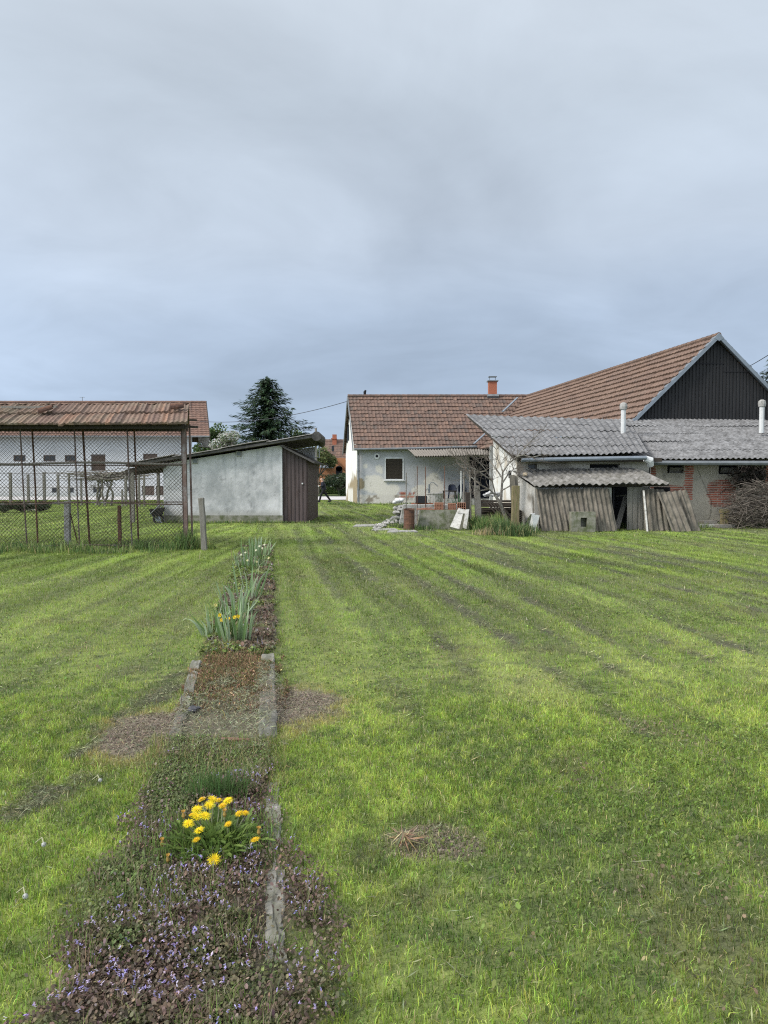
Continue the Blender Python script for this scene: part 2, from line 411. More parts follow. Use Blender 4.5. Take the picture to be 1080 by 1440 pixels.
def jitcol(base, n, s=.2, hue=.08):
    base = np.asarray(base, float)
    if base.ndim == 1: base = np.tile(base, (n, 1))
    k = np.exp(rng.normal(0, s, (n, 1))); hj = np.exp(rng.normal(0, hue, (n, 3)))
    return np.clip(base * k * hj, 0.004, .9)
# ------------------------------------------------------------------ camera, world, sun
cd = bpy.data.cameras.new('camera'); cam = bpy.data.objects.new('camera', cd); COL.objects.link(cam)
cam.location = (0, 0, CAMH); cam.rotation_euler = (R(90) - TH, 0, 0)
cd.sensor_fit = 'VERTICAL'; cd.sensor_height = 36; cd.sensor_width = 27; cd.lens = 27; cd.clip_end = 3000; cd.clip_start = .05
SC.camera = cam
SC.cycles.use_denoising = False; SC.cycles.pixel_filter_type = 'BLACKMAN_HARRIS'; SC.cycles.filter_width = 1.15
SC.view_settings.view_transform = 'Standard'; SC.view_settings.look = 'None'; SC.view_settings.gamma = 1; SC.view_settings.exposure = EXPO
SUN = Vector((-.72, -.30, .62)).normalized()
ld = bpy.data.lights.new('sun', 'SUN'); ld.energy = SUNE; ld.angle = R(16); ld.color = (1.0, .965, .91)
lo = bpy.data.objects.new('sun', ld); COL.objects.link(lo); lo.rotation_euler = SUN.to_track_quat('Z', 'Y').to_euler(); lo.location = (-20, -10, 30)
w = bpy.data.worlds.new('World'); SC.world = w; w.use_nodes = True
def build_world():
    nt = w.node_tree; N = nt.nodes; L = nt.links
    bg = N['Background']; bg.inputs['Strength'].default_value = .1
    sky = N.new('ShaderNodeTexSky'); sky.sky_type = 'NISHITA'; sky.sun_disc = False
    sky.sun_elevation = math.asin(SUN.z); sky.sun_rotation = math.atan2(SUN.x, SUN.y) % (2 * math.pi); sky.air_density = 1.2; sky.dust_density = 2
    tc = N.new('ShaderNodeTexCoord'); sp = N.new('ShaderNodeSeparateXYZ'); L.new(tc.outputs['Generated'], sp.inputs[0])
    def math_(op, a, b=None, clamp=False):
        m = N.new('ShaderNodeMath'); m.operation = op; m.use_clamp = clamp
        for i, q in enumerate((a, b)):
            if q is None: continue
            if isinstance(q, (int, float)): m.inputs[i].default_value = q
            else: L.new(q, m.inputs[i])
        return m.outputs[0]
    den = math_('ADD', math_('MAXIMUM', sp.outputs[2], 0.0), .22)
    cx = math_('DIVIDE', sp.outputs[0], den); cy = math_('DIVIDE', sp.outputs[1], den)
    cb = N.new('ShaderNodeCombineXYZ'); L.new(cx, cb.inputs[0]); L.new(cy, cb.inputs[1])
    def ns(scale, off, detail=5, rough=.5, dist=.6):
        mp = N.new('ShaderNodeMapping'); mp.inputs['Location'].default_value = off; mp.inputs['Scale'].default_value = (1, 1.1, 1); L.new(cb.outputs[0], mp.inputs[0])
        n = N.new('ShaderNodeTexNoise'); n.inputs['Scale'].default_value = scale; n.inputs['Detail'].default_value = detail; n.inputs['Roughness'].default_value = rough; n.inputs['Distortion'].default_value = dist
        L.new(mp.outputs[0], n.inputs['Vector']); return n.outputs['Fac']
    big = ns(.75, (3.1, 1.7, 0)); fine = ns(2.0, (1.3, 6.2, 0), 9, .58, .5)
    zz = math_('ADD', sp.outputs[2], math_('MULTIPLY', math_('SUBTRACT', big, .5), .14))
    cr = N.new('ShaderNodeValToRGB'); L.new(zz, cr.inputs[0])
    el = cr.color_ramp.elements
    stops = SKYSTOPS
    el[0].position = stops[0][0]; el[0].color = (*stops[0][1], 1); el[1].position = stops[-1][0]; el[1].color = (*stops[-1][1], 1)
    for p_, c_ in stops[1:-1]:
        e = el.new(p_); e.color = (*c_, 1)
    # grey / pale mottling of the cloud sheet
    mr = N.new('ShaderNodeMapRange'); mr.inputs['From Min'].default_value = .3; mr.inputs['From Max'].default_value = .7; mr.inputs['To Min'].default_value = .84; mr.inputs['To Max'].default_value = 1.16
    L.new(big, mr.inputs[0])
    m2 = N.new('ShaderNodeMapRange'); m2.inputs['From Min'].default_value = .3; m2.inputs['From Max'].default_value = .7; m2.inputs['To Min'].default_value = .925; m2.inputs['To Max'].default_value = 1.07
    L.new(fine, m2.inputs[0])
    k = math_('MULTIPLY', mr.outputs[0], m2.outputs[0])
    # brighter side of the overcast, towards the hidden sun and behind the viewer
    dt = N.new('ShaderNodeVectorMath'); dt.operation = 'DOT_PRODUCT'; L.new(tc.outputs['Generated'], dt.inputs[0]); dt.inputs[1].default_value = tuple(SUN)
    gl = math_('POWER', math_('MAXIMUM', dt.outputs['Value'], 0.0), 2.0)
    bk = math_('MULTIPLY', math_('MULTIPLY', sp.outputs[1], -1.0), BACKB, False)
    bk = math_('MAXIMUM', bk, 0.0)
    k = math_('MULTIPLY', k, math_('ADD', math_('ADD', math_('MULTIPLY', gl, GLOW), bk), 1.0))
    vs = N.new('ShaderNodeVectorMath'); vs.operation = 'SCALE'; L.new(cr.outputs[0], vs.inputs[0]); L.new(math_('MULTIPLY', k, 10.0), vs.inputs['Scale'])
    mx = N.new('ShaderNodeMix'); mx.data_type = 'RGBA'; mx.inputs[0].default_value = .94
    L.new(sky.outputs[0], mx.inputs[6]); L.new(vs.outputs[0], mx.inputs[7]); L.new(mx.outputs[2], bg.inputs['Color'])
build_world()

# ------------------------------------------------------------------ ground
kr = [G(372, 930), G(371, 1040), G(372, 1290), G(376, 775)]
KB, KA = np.polyfit([p.y for p in kr], [p.x for p in kr], 1)
def bedx(x, y): return x - (KA + KB * y)         # 0 = right kerb of the flower bed, -0.55 = left kerb
def gz(x, y):
    return .035 * (fbm(x * .5, y * .5, 3, 3) - .5) + .02 * (vn(x * 2.3, y * 2.3, 5) - .5)
GREEN = np.array([.212, .30, .044]); LIME = np.array([.345, .43, .085]); DEEP = np.array([.076, .124, .028])
STRAW = np.array([.45, .41, .20]); CLIP = np.array([.155, .165, .09]); EARTH = np.array([.215, .18, .135])
ORANGE = np.array([.20, .105, .045]); PURPLE = np.array([.095, .06, .055])
pR = G(425, 992); pL = G(205, 1030); pS = G(590, 1185)
def masks(x, y):
    m = {}
    side = sst(-.5, .3, x + .41 + .153 * (y - 2.6))
    xs = x + .153 * (y - 2.6) * side + .01 * y * (1 - side) + .16 * (vn(x * .3, y * .3, 31) - .5) + .06 * (vn(x * 1.5, y * .8, 32) - .5)
    ph = xs / .62 + 1.1 * vn(xs * .55, y * .02, 33); row_i = np.floor(ph); fr = ph - row_i
    edge = np.exp(-((np.minimum(fr, 1 - fr) + .25 * (fbm(x * 3.5, y * 2, 39, 3) - .5)) / .11) ** 2)
    brk = fbm(xs * 2.2, y * .45, 43, 4) * .6 + .4 * fbm(x * 4.5, y * 2.5, 44, 3)
    amt = _h(np.round(ph), 0 * row_i, 36)
    row = (edge + .35 * sst(1.5, 4, x + .1 * y) * sst(.5, .66, fbm(x * 1.3, y * .5, 38, 4))).clip(0, 1) * sst(.40, .62, brk + .22 * (amt - .5)) * (.25 + .75 * sst(-.5, 2.5, x + .15 * y)) 
    # clippings row left of the bed
    lw = np.exp(-((x + 1.62 + .14 * (vn(y * 1.3, 0 * y, 45) - .5)) / (.09 + .05 * vn(y * 2, x * 0, 46))) ** 2) * (y > 2) * (y < 6) * 1.1 * sst(.36, .58, fbm(x * 6.5, y * 5, 21, 4))
    m['clip'] = np.clip(np.maximum(row * sst(3.2, 7, y) * 1.0, lw), 0, 1) * sst(.2, .5, fbm(x * 5, y * 4, 47, 3) + .15)
    m['stripe'] = .5 + .24 * np.sin(math.pi * ph) * sst(2.5, 7, y) + .3 * (_h(row_i, 0 * row_i, 37) - .5)
    m['streak'] = .55 * vn(xs * 5.2, y * .22, 23) + .45 * vn(xs * 10.5, y * .4, 24)
    m['micro'] = fbm(x * 11, y * 8, 48, 3) * .6 + .4 * fbm(x * 26, y * 22, 49, 2)
    m['broad'] = fbm(x * .45, y * .35, 51, 4)
    m['fine'] = fbm(x * 2.6, y * 2.2, 52, 4)
    d = np.minimum(np.hypot((x - pR.x + .06) / (.34 - .16 * (y - pR.y)), (y - pR.y) / .52), np.hypot((x - pL.x - .0) / .26, (y - pL.y) / .5))
    d = d + .8 * (fbm(x * 4, y * 4, 53, 4) - .5) + .35 * (fbm(x * 17, y * 15, 60, 2) - .5)
    m['bare'] = 1 - sst(.66, .98, d)
    m['rim'] = (1 - sst(.95, 1.3, d)) * (1 - m['bare'])
    ds = np.hypot((x - pS.x - .08) / .24, (y - pS.y) / .22) + .7 * (fbm(x * 5, y * 5, 54, 3) - .5)
    m['bare2'] = .5 * (1 - sst(.6, 1.0, ds))
    bx = bedx(x, y) + .10 * (fbm(x * 4, y * 4, 55, 3) - .5)
    lft = -.55 - .03 * sst(3.2, 2.2, y)
    rgt = .0 + .11 * sst(3.2, 2.6, y) * sst(.42, .6, fbm(x * 3, y * 2.5, 56, 3)) + .06 * sst(6.4, 7, y)
    nr = sst(3.7, 3.0, y); bx = bx + nr * .16 * (fbm(x * 7, y * 6, 26, 3) - .5)
    m['bed'] = sst(lft - .05 - .07 * nr, lft + .04 + .05 * nr, bx) * (1 - sst(rgt - .02 - .08 * nr, rgt + .08 + .12 * nr, bx)) * (y < 17.3)
    # weedy broad-leaf patches on the right half
    wp = fbm(x * .8 + 3, y * .7, 57, 4) + .16 * sst(.3, 2.2, x) * sst(6, 3, y) - .06 * sst(6, 12, y)
    m['weed'] = sst(.52, .68, wp)
    m['dry'] = .6 * sst(.64, .80, fbm(x * .9 - 4, y * .55 + 3, 58, 4))
    return m
def lawn_col(x, y, m):
    c = np.tile(GREEN, (*np.shape(x), 1))
    c = mixc(c, LIME, sst(.42, .72, m['stripe'] * .55 + m['broad'] * .45))
    c = mixc(c, DEEP, .75 * sst(.52, .30, m['stripe'] * .35 + m['broad'] * .4 + m['fine'] * .25))
    c = mixc(c, LIME * 1.12, .75 * sst(.52, .68, m['micro'])); c = mixc(c, DEEP, .8 * sst(.46, .33, m['micro']))  # fine clump colour, with lit blades and shaded gaps painted into it
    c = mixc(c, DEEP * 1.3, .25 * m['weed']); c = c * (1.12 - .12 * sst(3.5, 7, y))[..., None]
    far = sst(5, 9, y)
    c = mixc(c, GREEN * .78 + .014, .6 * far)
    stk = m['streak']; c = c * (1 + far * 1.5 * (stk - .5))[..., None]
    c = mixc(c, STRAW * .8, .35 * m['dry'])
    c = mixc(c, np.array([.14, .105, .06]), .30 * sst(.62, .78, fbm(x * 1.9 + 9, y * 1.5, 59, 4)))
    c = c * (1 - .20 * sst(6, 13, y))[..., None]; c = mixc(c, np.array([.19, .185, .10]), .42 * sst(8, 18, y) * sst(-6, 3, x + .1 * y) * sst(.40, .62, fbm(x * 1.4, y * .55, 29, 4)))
    c = mixc(c, np.array([.088, .092, .052]), np.minimum(1.25 * m['clip'], .95))
    c = mixc(c, np.array([.36, .27, .11]), .65 * m['rim'])
    c = mixc(c, EARTH, np.maximum(m['bare'], m['bare2']))
    return c
def bed_col(x, y):
    c = np.tile(np.array([.055, .045, .035]), (*np.shape(x), 1))
    c = mixc(c, [.15, .13, .095], sst(4.1, 4.3, y) * (1 - sst(5.2, 5.4, y)))
    c = mixc(c, ORANGE * .7, sst(5.2, 5.35, y) * (1 - sst(6.3, 6.6, y)))
    c = mixc(c, [.12, .105, .065], sst(6.3, 6.7, y))
    return c
def build_ground():
    xs = np.arange(-26, 26.01, .1); 
    ys = np.concatenate([np.arange(.6, 9, .06), np.arange(9, 30, .12), np.arange(30, 62.01, .25)])
    x, y = np.meshgrid(xs, ys, indexing='ij')
    m = masks(x, y)
    edge = sst(26, 20, np.abs(x)) * sst(62, 50, y) * sst(.6, 1.5, y)
    z = gz(x, y) * edge
    z = z + .02 * m['bed'] * sst(4.2, 3.6, y)
    c = lawn_col(x, y, m) * (.58 + .25 * sst(8, 20, y))[..., None]  # ground colour darkened so the gaps between blades read as shade
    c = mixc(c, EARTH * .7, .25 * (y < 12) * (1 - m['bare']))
    c = c * (1 - m['bed'][..., None]) + bed_col(x, y) * m['bed'][..., None]
    c = mixc(c, EARTH, np.maximum(m['bare'], m['bare2']) * (1 - m['bed']))
    mb = MB()
    mb.add(np.stack([x, y, z], -1).reshape(-1, 3), gridfaces(len(xs), len(ys)), np.clip(c, .01, .9).reshape(-1, 3))
    # the same sheet carried out to the horizon
    g2 = np.array([.10, .135, .035])
    def patch(x0, x1, y0, y1): mb.add([(x0, y0, 0), (x1, y0, 0), (x1, y1, 0), (x0, y1, 0)], [(0, 1, 2, 3)], g2)
    patch(-900, 900, 62, 1600); patch(-900, -26, .6, 62); patch(26, 900, .6, 62); patch(-900, 900, -300, .6)
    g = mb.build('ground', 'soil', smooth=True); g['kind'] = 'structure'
    r = MB(); n = 60
    xx = np.linspace(-140, 140, n); yy = np.linspace(0, 1, 4)
    a, b = np.meshgrid(xx, yy, indexing='ij')
    py = 59.5 + 12.5 * b + .6 * np.sin(a * .05)
    r.add(np.stack([a, py, 0 * a + .05 - .03 * np.abs(b - .5)], -1).reshape(-1, 3), gridfaces(n, 4))
    o = r.build('road', 'roadmat'); o['kind'] = 'structure'
build_ground()

def solid_ground(x, y):
    """where lawn blades can stand"""
    k = ~((x > 4.25) & (y > 24.6)) & ~((x > 4.6) & (y > 23.5) & (x < 9.4))
    k &= ~((x > -7.9) & (x < -2.7) & (y > 27.2) & (y < 38)) & ~((x > -2.0) & (y > 50)) & (y < 59)
    return k
def wedge(n, y0, y1, half=.66, marg=1.5):
    u = rng.uniform(0, 1, n); y = np.sqrt(y0 ** 2 + u * (y1 ** 2 - y0 ** 2))
    x = rng.uniform(-1, 1, n) * (half * y + marg)
    return x, y
def build_lawn():
    B = Blades()
    for (n, y0, y1, h, w, seg2) in ((int(640000 * GD), 1.5, 6.2, .027, .0027, True), (int(400000 * GD), 3.6, 12.5, .030, .0046, False), (int(320000 * GD), 8.5, 25, .040, .0105, False), (int(215000 * GD), 17, 58, .05, .026, False)):
        x, y = wedge(n, y0, y1)
        fin = {1.5: 1 - sst(3.6, 6.2, y), 3.6: sst(3.6, 6.2, y) * (1 - sst(8.5, 12.5, y)), 8.5: sst(8.5, 12.5, y) * (1 - sst(17, 25, y)), 17: sst(17, 25, y)}[y0]; kf = rng.uniform(0, 1, n) < fin; x, y = x[kf], y[kf]; n = len(x)
        m = masks(x, y)
        dens = (1 - .95 * m['bare']) * (1 - .8 * m['bare2']) * (1 - .93 * m['bed'] * (y < 17)) * (1 - .55 * m['clip']) * (1 - .35 * m['weed'] * (y < 9))
        k = solid_ground(x, y) & (rng.uniform(0, 1, n) < dens)
        x, y = x[k], y[k]; m = {a: b[k] for a, b in m.items()}; n = len(x)
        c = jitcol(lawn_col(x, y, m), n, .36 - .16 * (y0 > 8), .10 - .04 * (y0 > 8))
        st = rng.uniform(0, 1, n) < ((.08 if y0 < 8 else .03) + .12 * m['dry'] + .25 * m['rim'])
        c[st] = jitcol(STRAW, st.sum(), .2, .06)
        hh = h * np.exp(rng.normal(0, .30, n)) * (.5 + .5 * m['fine'] + .6 * m['micro']) * (1 - .5 * m['clip'])
        ww = w * np.exp(rng.normal(0, .25, n))
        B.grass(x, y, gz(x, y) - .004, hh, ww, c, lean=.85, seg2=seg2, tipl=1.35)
        # second, trodden-flat layer of clippings
    # individual coarse tussocks, longer and lighter
    for k in range(900):
        y = math.sqrt(rng.uniform(2, 400)); x = rng.uniform(-.62, .62) * y + rng.normal(0, .2)
        mm = masks(np.array([x]), np.array([y]))
        if mm['bed'][0] > .3 or mm['bare'][0] > .3: continue
        n = rng.integers(14, 40); r = rng.uniform(.02, .07)
        xx = x + rng.normal(0, r, n); yy = y + rng.normal(0, r, n)
        sc = 1 if y < 6 else 1.7
        c = jitcol(lawn_col(xx, yy, masks(xx, yy)) * 1.12, n, .2)
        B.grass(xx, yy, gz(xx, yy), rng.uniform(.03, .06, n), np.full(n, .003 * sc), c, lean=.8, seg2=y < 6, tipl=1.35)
    o = B.build('lawn_grass', 'leaf', 'stuff')
    tag(o, 'mown green lawn grass with paler mower stripes and straw coloured blades', 'grass')
build_lawn()

def build_clippings():
    B = Blades()
    for (n, y0, y1, s) in ((215000, 1.8, 6, 1.0), (150000, 6, 14, 1.7), (60000, 14, 26, 3.0)):
        n = int(n * GD)
        x, y = wedge(n, y0, y1); m = masks(x, y)
        inb = np.maximum(m['bed'], .8 * (np.abs(bedx(x, y) - .03) < .1) * sst(.45, .6, fbm(x * 6, y * 4, 27, 3))) * sst(4.0, 4.3, y) * (1 - sst(5.2, 6.4, y))
        d = np.clip(m['clip'] * .9 + .06 + inb * 1.2 + .55 * m['bare'] + .05 * m['weed'], 0, 1) * (1 - m['bed'] * (inb < .1))
        k = solid_ground(x, y) & (rng.uniform(0, 1, n) < d); x, y, inb, bare = x[k], y[k], inb[k], m['bare'][k]; n = len(x)
        c = jitcol(np.where((inb > .3)[:, None], np.array([.215, .222, .14]), CLIP), n, .48, .07)
        pale = rng.uniform(0, 1, n) < .07; c[pale] = jitcol(np.array([.42, .40, .24]), pale.sum(), .2)
        bb = rng.uniform(0, 1, n) < bare * .8; c[bb] = jitcol(EARTH * 1.2, bb.sum(), .3)
        a = rng.uniform(0, 2 * math.pi, n); L = s * rng.uniform(.008, .03, n) / (1 + .15 * (s - 1)); wd = s * rng.uniform(.0012, .003, n)
        t = rng.normal(0, .35, n)
        ax = np.stack([np.cos(a) * L, np.sin(a) * L, np.sin(t) * L], 1); bx = np.stack([-np.sin(a) * wd, np.cos(a) * wd, 0 * a + wd * .3], 1)
        kk = np.exp(-(np.abs(bedx(x, y) - .02) / .08) ** 4) * (y > 4.3) * (y < 6.8); z = gz(x, y) + rng.uniform(.003, .022, n) * (1 + .3 * (s - 1)) + (inb > .2) * .05 * fbm(x * 7, y * 7, 28, 3) + kk * .05
        B.quad3(np.stack([x, y, z], 1), ax, bx, c)
    # crumbs and clods on the bare patches
    for (cx_, cy_, rx_, ry_) in ((pR.x - .05, pR.y, .4, .6), (pL.x, pL.y, .35, .6), (pS.x + .08, pS.y, .28, .25)):
        n = 5000; x = cx_ + rng.normal(0, .5, n) * rx_; y = cy_ + rng.normal(0, .5, n) * ry_; m = masks(x, y); k = rng.uniform(0, 1, n) < np.maximum(m['bare'], m['bare2']); x, y = x[k], y[k]; n = len(x)
        B.leaf(x, y, gz(x, y) + .004, rng.uniform(.0015, .005, n) * (1 + .05 * y), jitcol(EARTH * 1.2, n, .32, .05), tilt=.6, sides=5)
    # long pale cut stems lying about
    n = 150; x, y = wedge(n, 2.0, 9); a = rng.uniform(0, 6.28, n); L = rng.uniform(.02, .07, n)
    B.quad3(np.stack([x, y, gz(x, y) + .035], 1), np.stack([np.cos(a) * L, np.sin(a) * L, rng.normal(0, .2, n) * L], 1), np.stack([-np.sin(a) * .002, np.cos(a) * .002, 0 * a + .001], 1), jitcol(np.array([.42, .42, .22]), n, .2))
    o = B.build('grass_clippings', 'leaf', 'stuff')
    tag(o, 'matted grey green grass clippings left in rows by the mower', 'clippings')
build_clippings()

def build_weeds():
    B = Blades()
    n = int(310000 * GD); x, y = wedge(n, 1.6, 11); m = masks(x, y)
    d = np.clip(m['weed'] * .9 * (.25 + .9 * sst(-.4, 1.6, x)) + .06, 0, 1) * (1 - m['bed']) * (1 - m['bare'])
    d = d * (1 - sst(5.5, 10, y)) * (1 - .72 * sst(.52, .62, fbm(x * 1.9 + 9, y * 1.5, 59, 4)))
    k = rng.uniform(0, 1, n) < d; x, y = x[k], y[k]; n = len(x)
    brown = sst(.52, .66, fbm(x * 1.9 + 9, y * 1.5, 59, 4))[:, None]
    base = np.array([.155, .21, .05]) * (1 - brown) + np.array([.19, .155, .095]) * brown
    c = jitcol(base, n, .26, .07)
    B.leaf(x, y, gz(x, y) + rng.uniform(.004, .028, n), rng.uniform(.002, .0052, n) * (1 + .09 * y), c, tilt=.7, el=1.3)
    o = B.build('lawn_weeds', 'leaf', 'stuff'); tag(o, 'low round leaved weeds mixed into the lawn', 'weeds')
    # ground cover in the bed: dead-nettle near, dried weeds further off
    B = Blades(); 
    n = int(135000); y = rng.uniform(1.75, 4.35, n); x = (KA + KB * y) + rng.uniform(-.78, .5, n); m = masks(x, y)
    bump_ = fbm(x * 5, y * 5, 61, 3)
    dand = np.exp(-(((x + .66) / .20) ** 2 + ((y - 3.12) / .24) ** 2))
    k = (rng.uniform(0, 1, n) < m['bed'] * (1 - .75 * dand) * (.25 + .75 * sst(4.2, 3.7, y)) * (.35 + .65 * sst(.36, .5, fbm(x * 6, y * 6, 68, 3))) * (1 - (.92 - .55 * sst(2.85, 3.0, y)) * sst(.30, .5, vn(y * 5, 0 * y, 22)) * (y < 3.7) * (y > 2.38) * np.exp(-((bedx(x, y) - .045) / .05) ** 2))); x, y, bump_ = x[k], y[k], bump_[k]; n = len(x)
    hgt = (.012 + .06 * bump_) * rng.uniform(.15, 1.0, n) ** .6
    hue = fbm(x * 3.2, y * 3.2, 62, 3); top = (hgt / (.012 + .06 * bump_))
    pur = sst(.41, .63, hue + .25 * (top - .5) - .25 * sst(3.5, 4.0, y))[:, None]
    base = np.array([.13, .165, .06]) * (1 - pur) + np.array([.15, .11, .08]) * pur
    c = jitcol(base, n, .34, .07)
    lt = rng.uniform(0, 1, n) < .07; c[lt] = jitcol(np.array([.27, .18, .17]), lt.sum(), .2)
    B.leaf(x, y, gz(x, y) + .012 + hgt, rng.uniform(.0022, .0056, n), c, tilt=.75, el=1.3)
    # stems
    ns = 12000; q = rng.integers(0, n, ns)
    B.grass(x[q], y[q], gz(x[q], y[q]), hgt[q] + .02, np.full(ns, .002), jitcol(np.array([.10, .075, .055]), ns), lean=.3)
    # green grass blades and dead stalks coming up through it
    ng = 9000; q = rng.integers(0, n, ng); q = q[fbm(x[q] * 5, y[q] * 5, 67, 3) > .5]; ng = len(q)
    gc = jitcol(np.array([.14, .20, .05]), ng, .3); dd = rng.uniform(0, 1, ng) < .35; gc[dd] = jitcol(np.array([.33, .27, .17]), dd.sum(), .25)
    B.grass(x[q] + rng.normal(0, .01, ng), y[q], gz(x[q], y[q]), rng.uniform(.04, .13, ng), np.full(ng, .0026), gc, lean=.55)
    # yellowish grass fringe where the cover thins out towards the clippings
    ng = 2600; yy = rng.uniform(3.65, 4.4, ng); xx = (KA + KB * yy) + rng.uniform(-.66, .12, ng); gc = jitcol(np.array([.20, .25, .07]), ng, .3); dd = rng.uniform(0, 1, ng) < .4; gc[dd] = jitcol(np.array([.36, .30, .15]), dd.sum(), .25)
    B.grass(xx, yy, gz(xx, yy), rng.uniform(.03, .10, ng), np.full(ng, .003), gc, lean=.7)
    ng = 1500; xx = KA + KB * 3.1 - .2 + rng.normal(0, .14, ng); yy = 3.08 + rng.normal(0, .13, ng); B.grass(xx, yy, gz(xx, yy), rng.uniform(.05, .13, ng), np.full(ng, .0028), jitcol(np.array([.15, .23, .055]), ng, .3), lean=.5)
    # small violet lipped flowers, three petals each
    nf = 800; q = rng.integers(0, n, nf * 3); sel = (fbm(x[q] * 4, y[q] * 4, 63, 3) > .41) & (pur[q][:, 0] > .3) ; q = q[sel][:nf]; nf = len(q)
    fx, fy = x[q], y[q]; fz = gz(fx, fy) + .022 + (.012 + .06 * bump_[q]) * rng.uniform(.85, 1.12, nf)
    fc = jitcol(np.array([.34, .29, .56]), nf, .25, .06); pk = rng.uniform(0, 1, nf) < .35; fc[pk] = jitcol(np.array([.52, .44, .56]), pk.sum(), .15, .05)
    for j in range(3):
        a = rng.uniform(0, 6.28, nf); L = rng.uniform(.003, .0055, nf); t = rng.uniform(-.4, 1.0, nf)
        ax = np.stack([np.cos(a) * L, np.sin(a) * L, np.sin(t) * L], 1); bx = np.stack([-np.sin(a) * L * .55, np.cos(a) * L * .55, 0 * a], 1)
        B.quad3(np.stack([fx, fy, fz + j * .003], 1) + ax * .6, ax, bx, fc)
    o = B.build('flowering_ground_cover', 'leaf', 'stuff'); tag(o, 'purple leaved dead nettle with small violet flowers filling the near flower bed', 'ground cover')
    # dry, orange brown weeds and further brown cover
    B = Blades()
    n = 44000; y = rng.normal(5.95, .40, n); y = y + .25 * (fbm(y * 0 + rng.uniform(0, 9, n), y * 3, 20, 2) - .5); x = (KA + KB * y) + rng.uniform(-.64, .17, n); k = (np.maximum(masks(x, y)['bed'], .55 * (np.abs(bedx(x, y) - .06) < .11)) * (.3 + .9 * sst(.35, .55, fbm(x * 5, y * 4, 19, 3))) > rng.uniform(.2, .9, n)); x, y = x[k], y[k]; n = len(x)
    hh = .09 * fbm(x * 5, y * 5, 64, 3) * rng.uniform(.2, 1, n)
    o_ = rng.uniform(0, 1, n) < .72; c = np.where(o_[:, None], jitcol(np.array([.225, .15, .085]), n, .45, .12), jitcol(np.array([.13, .15, .05]), n, .3))
    B.leaf(x, y, gz(x, y) + hh, rng.uniform(.0022, .0055, n), c, tilt=.9, el=2.2)
    B.grass(x[::4], y[::4], gz(x[::4], y[::4]), rng.uniform(.03, .10, len(x[::4])), np.full(len(x[::4]), .004), c[::4], lean=.8)
    n = 34000; y = rng.uniform(6.5, 17.2, n); x = (KA + KB * y) + rng.uniform(-.62, .12, n); k = (masks(x, y)['bed'] > rng.uniform(.2, .8, n)); x, y = x[k], y[k]; n = len(x)
    hh = .10 * fbm(x * 4, y * 4, 65, 3) * rng.uniform(.2, 1, n)
    g = sst(.42, .57, fbm(x * 2, y * 2, 66, 3) - .12 * (bedx(x, y) > -.22) + .08)[:, None]
    c = jitcol(np.array([.165, .13, .09]) * (1 - g) + np.array([.15, .195, .055]) * g, n, .4, .1)
    wv = rng.uniform(0, 1, n) < .06; c[wv] = jitcol(np.array([.30, .27, .27]), wv.sum(), .2)
    B.leaf(x, y, gz(x, y) + hh, rng.uniform(.006, .014, n) * (1 + .03 * y), c, tilt=.6, el=1.3)
    B.grass(x[::3], y[::3], gz(x[::3], y[::3]), rng.uniform(.03, .12, len(x[::3])), np.full(len(x[::3]), .006), c[::3], lean=.7)
    o = B.build('dried_weeds', 'leaf', 'stuff'); tag(o, 'dried orange brown weeds covering the far flower bed', 'weeds')
build_weeds()

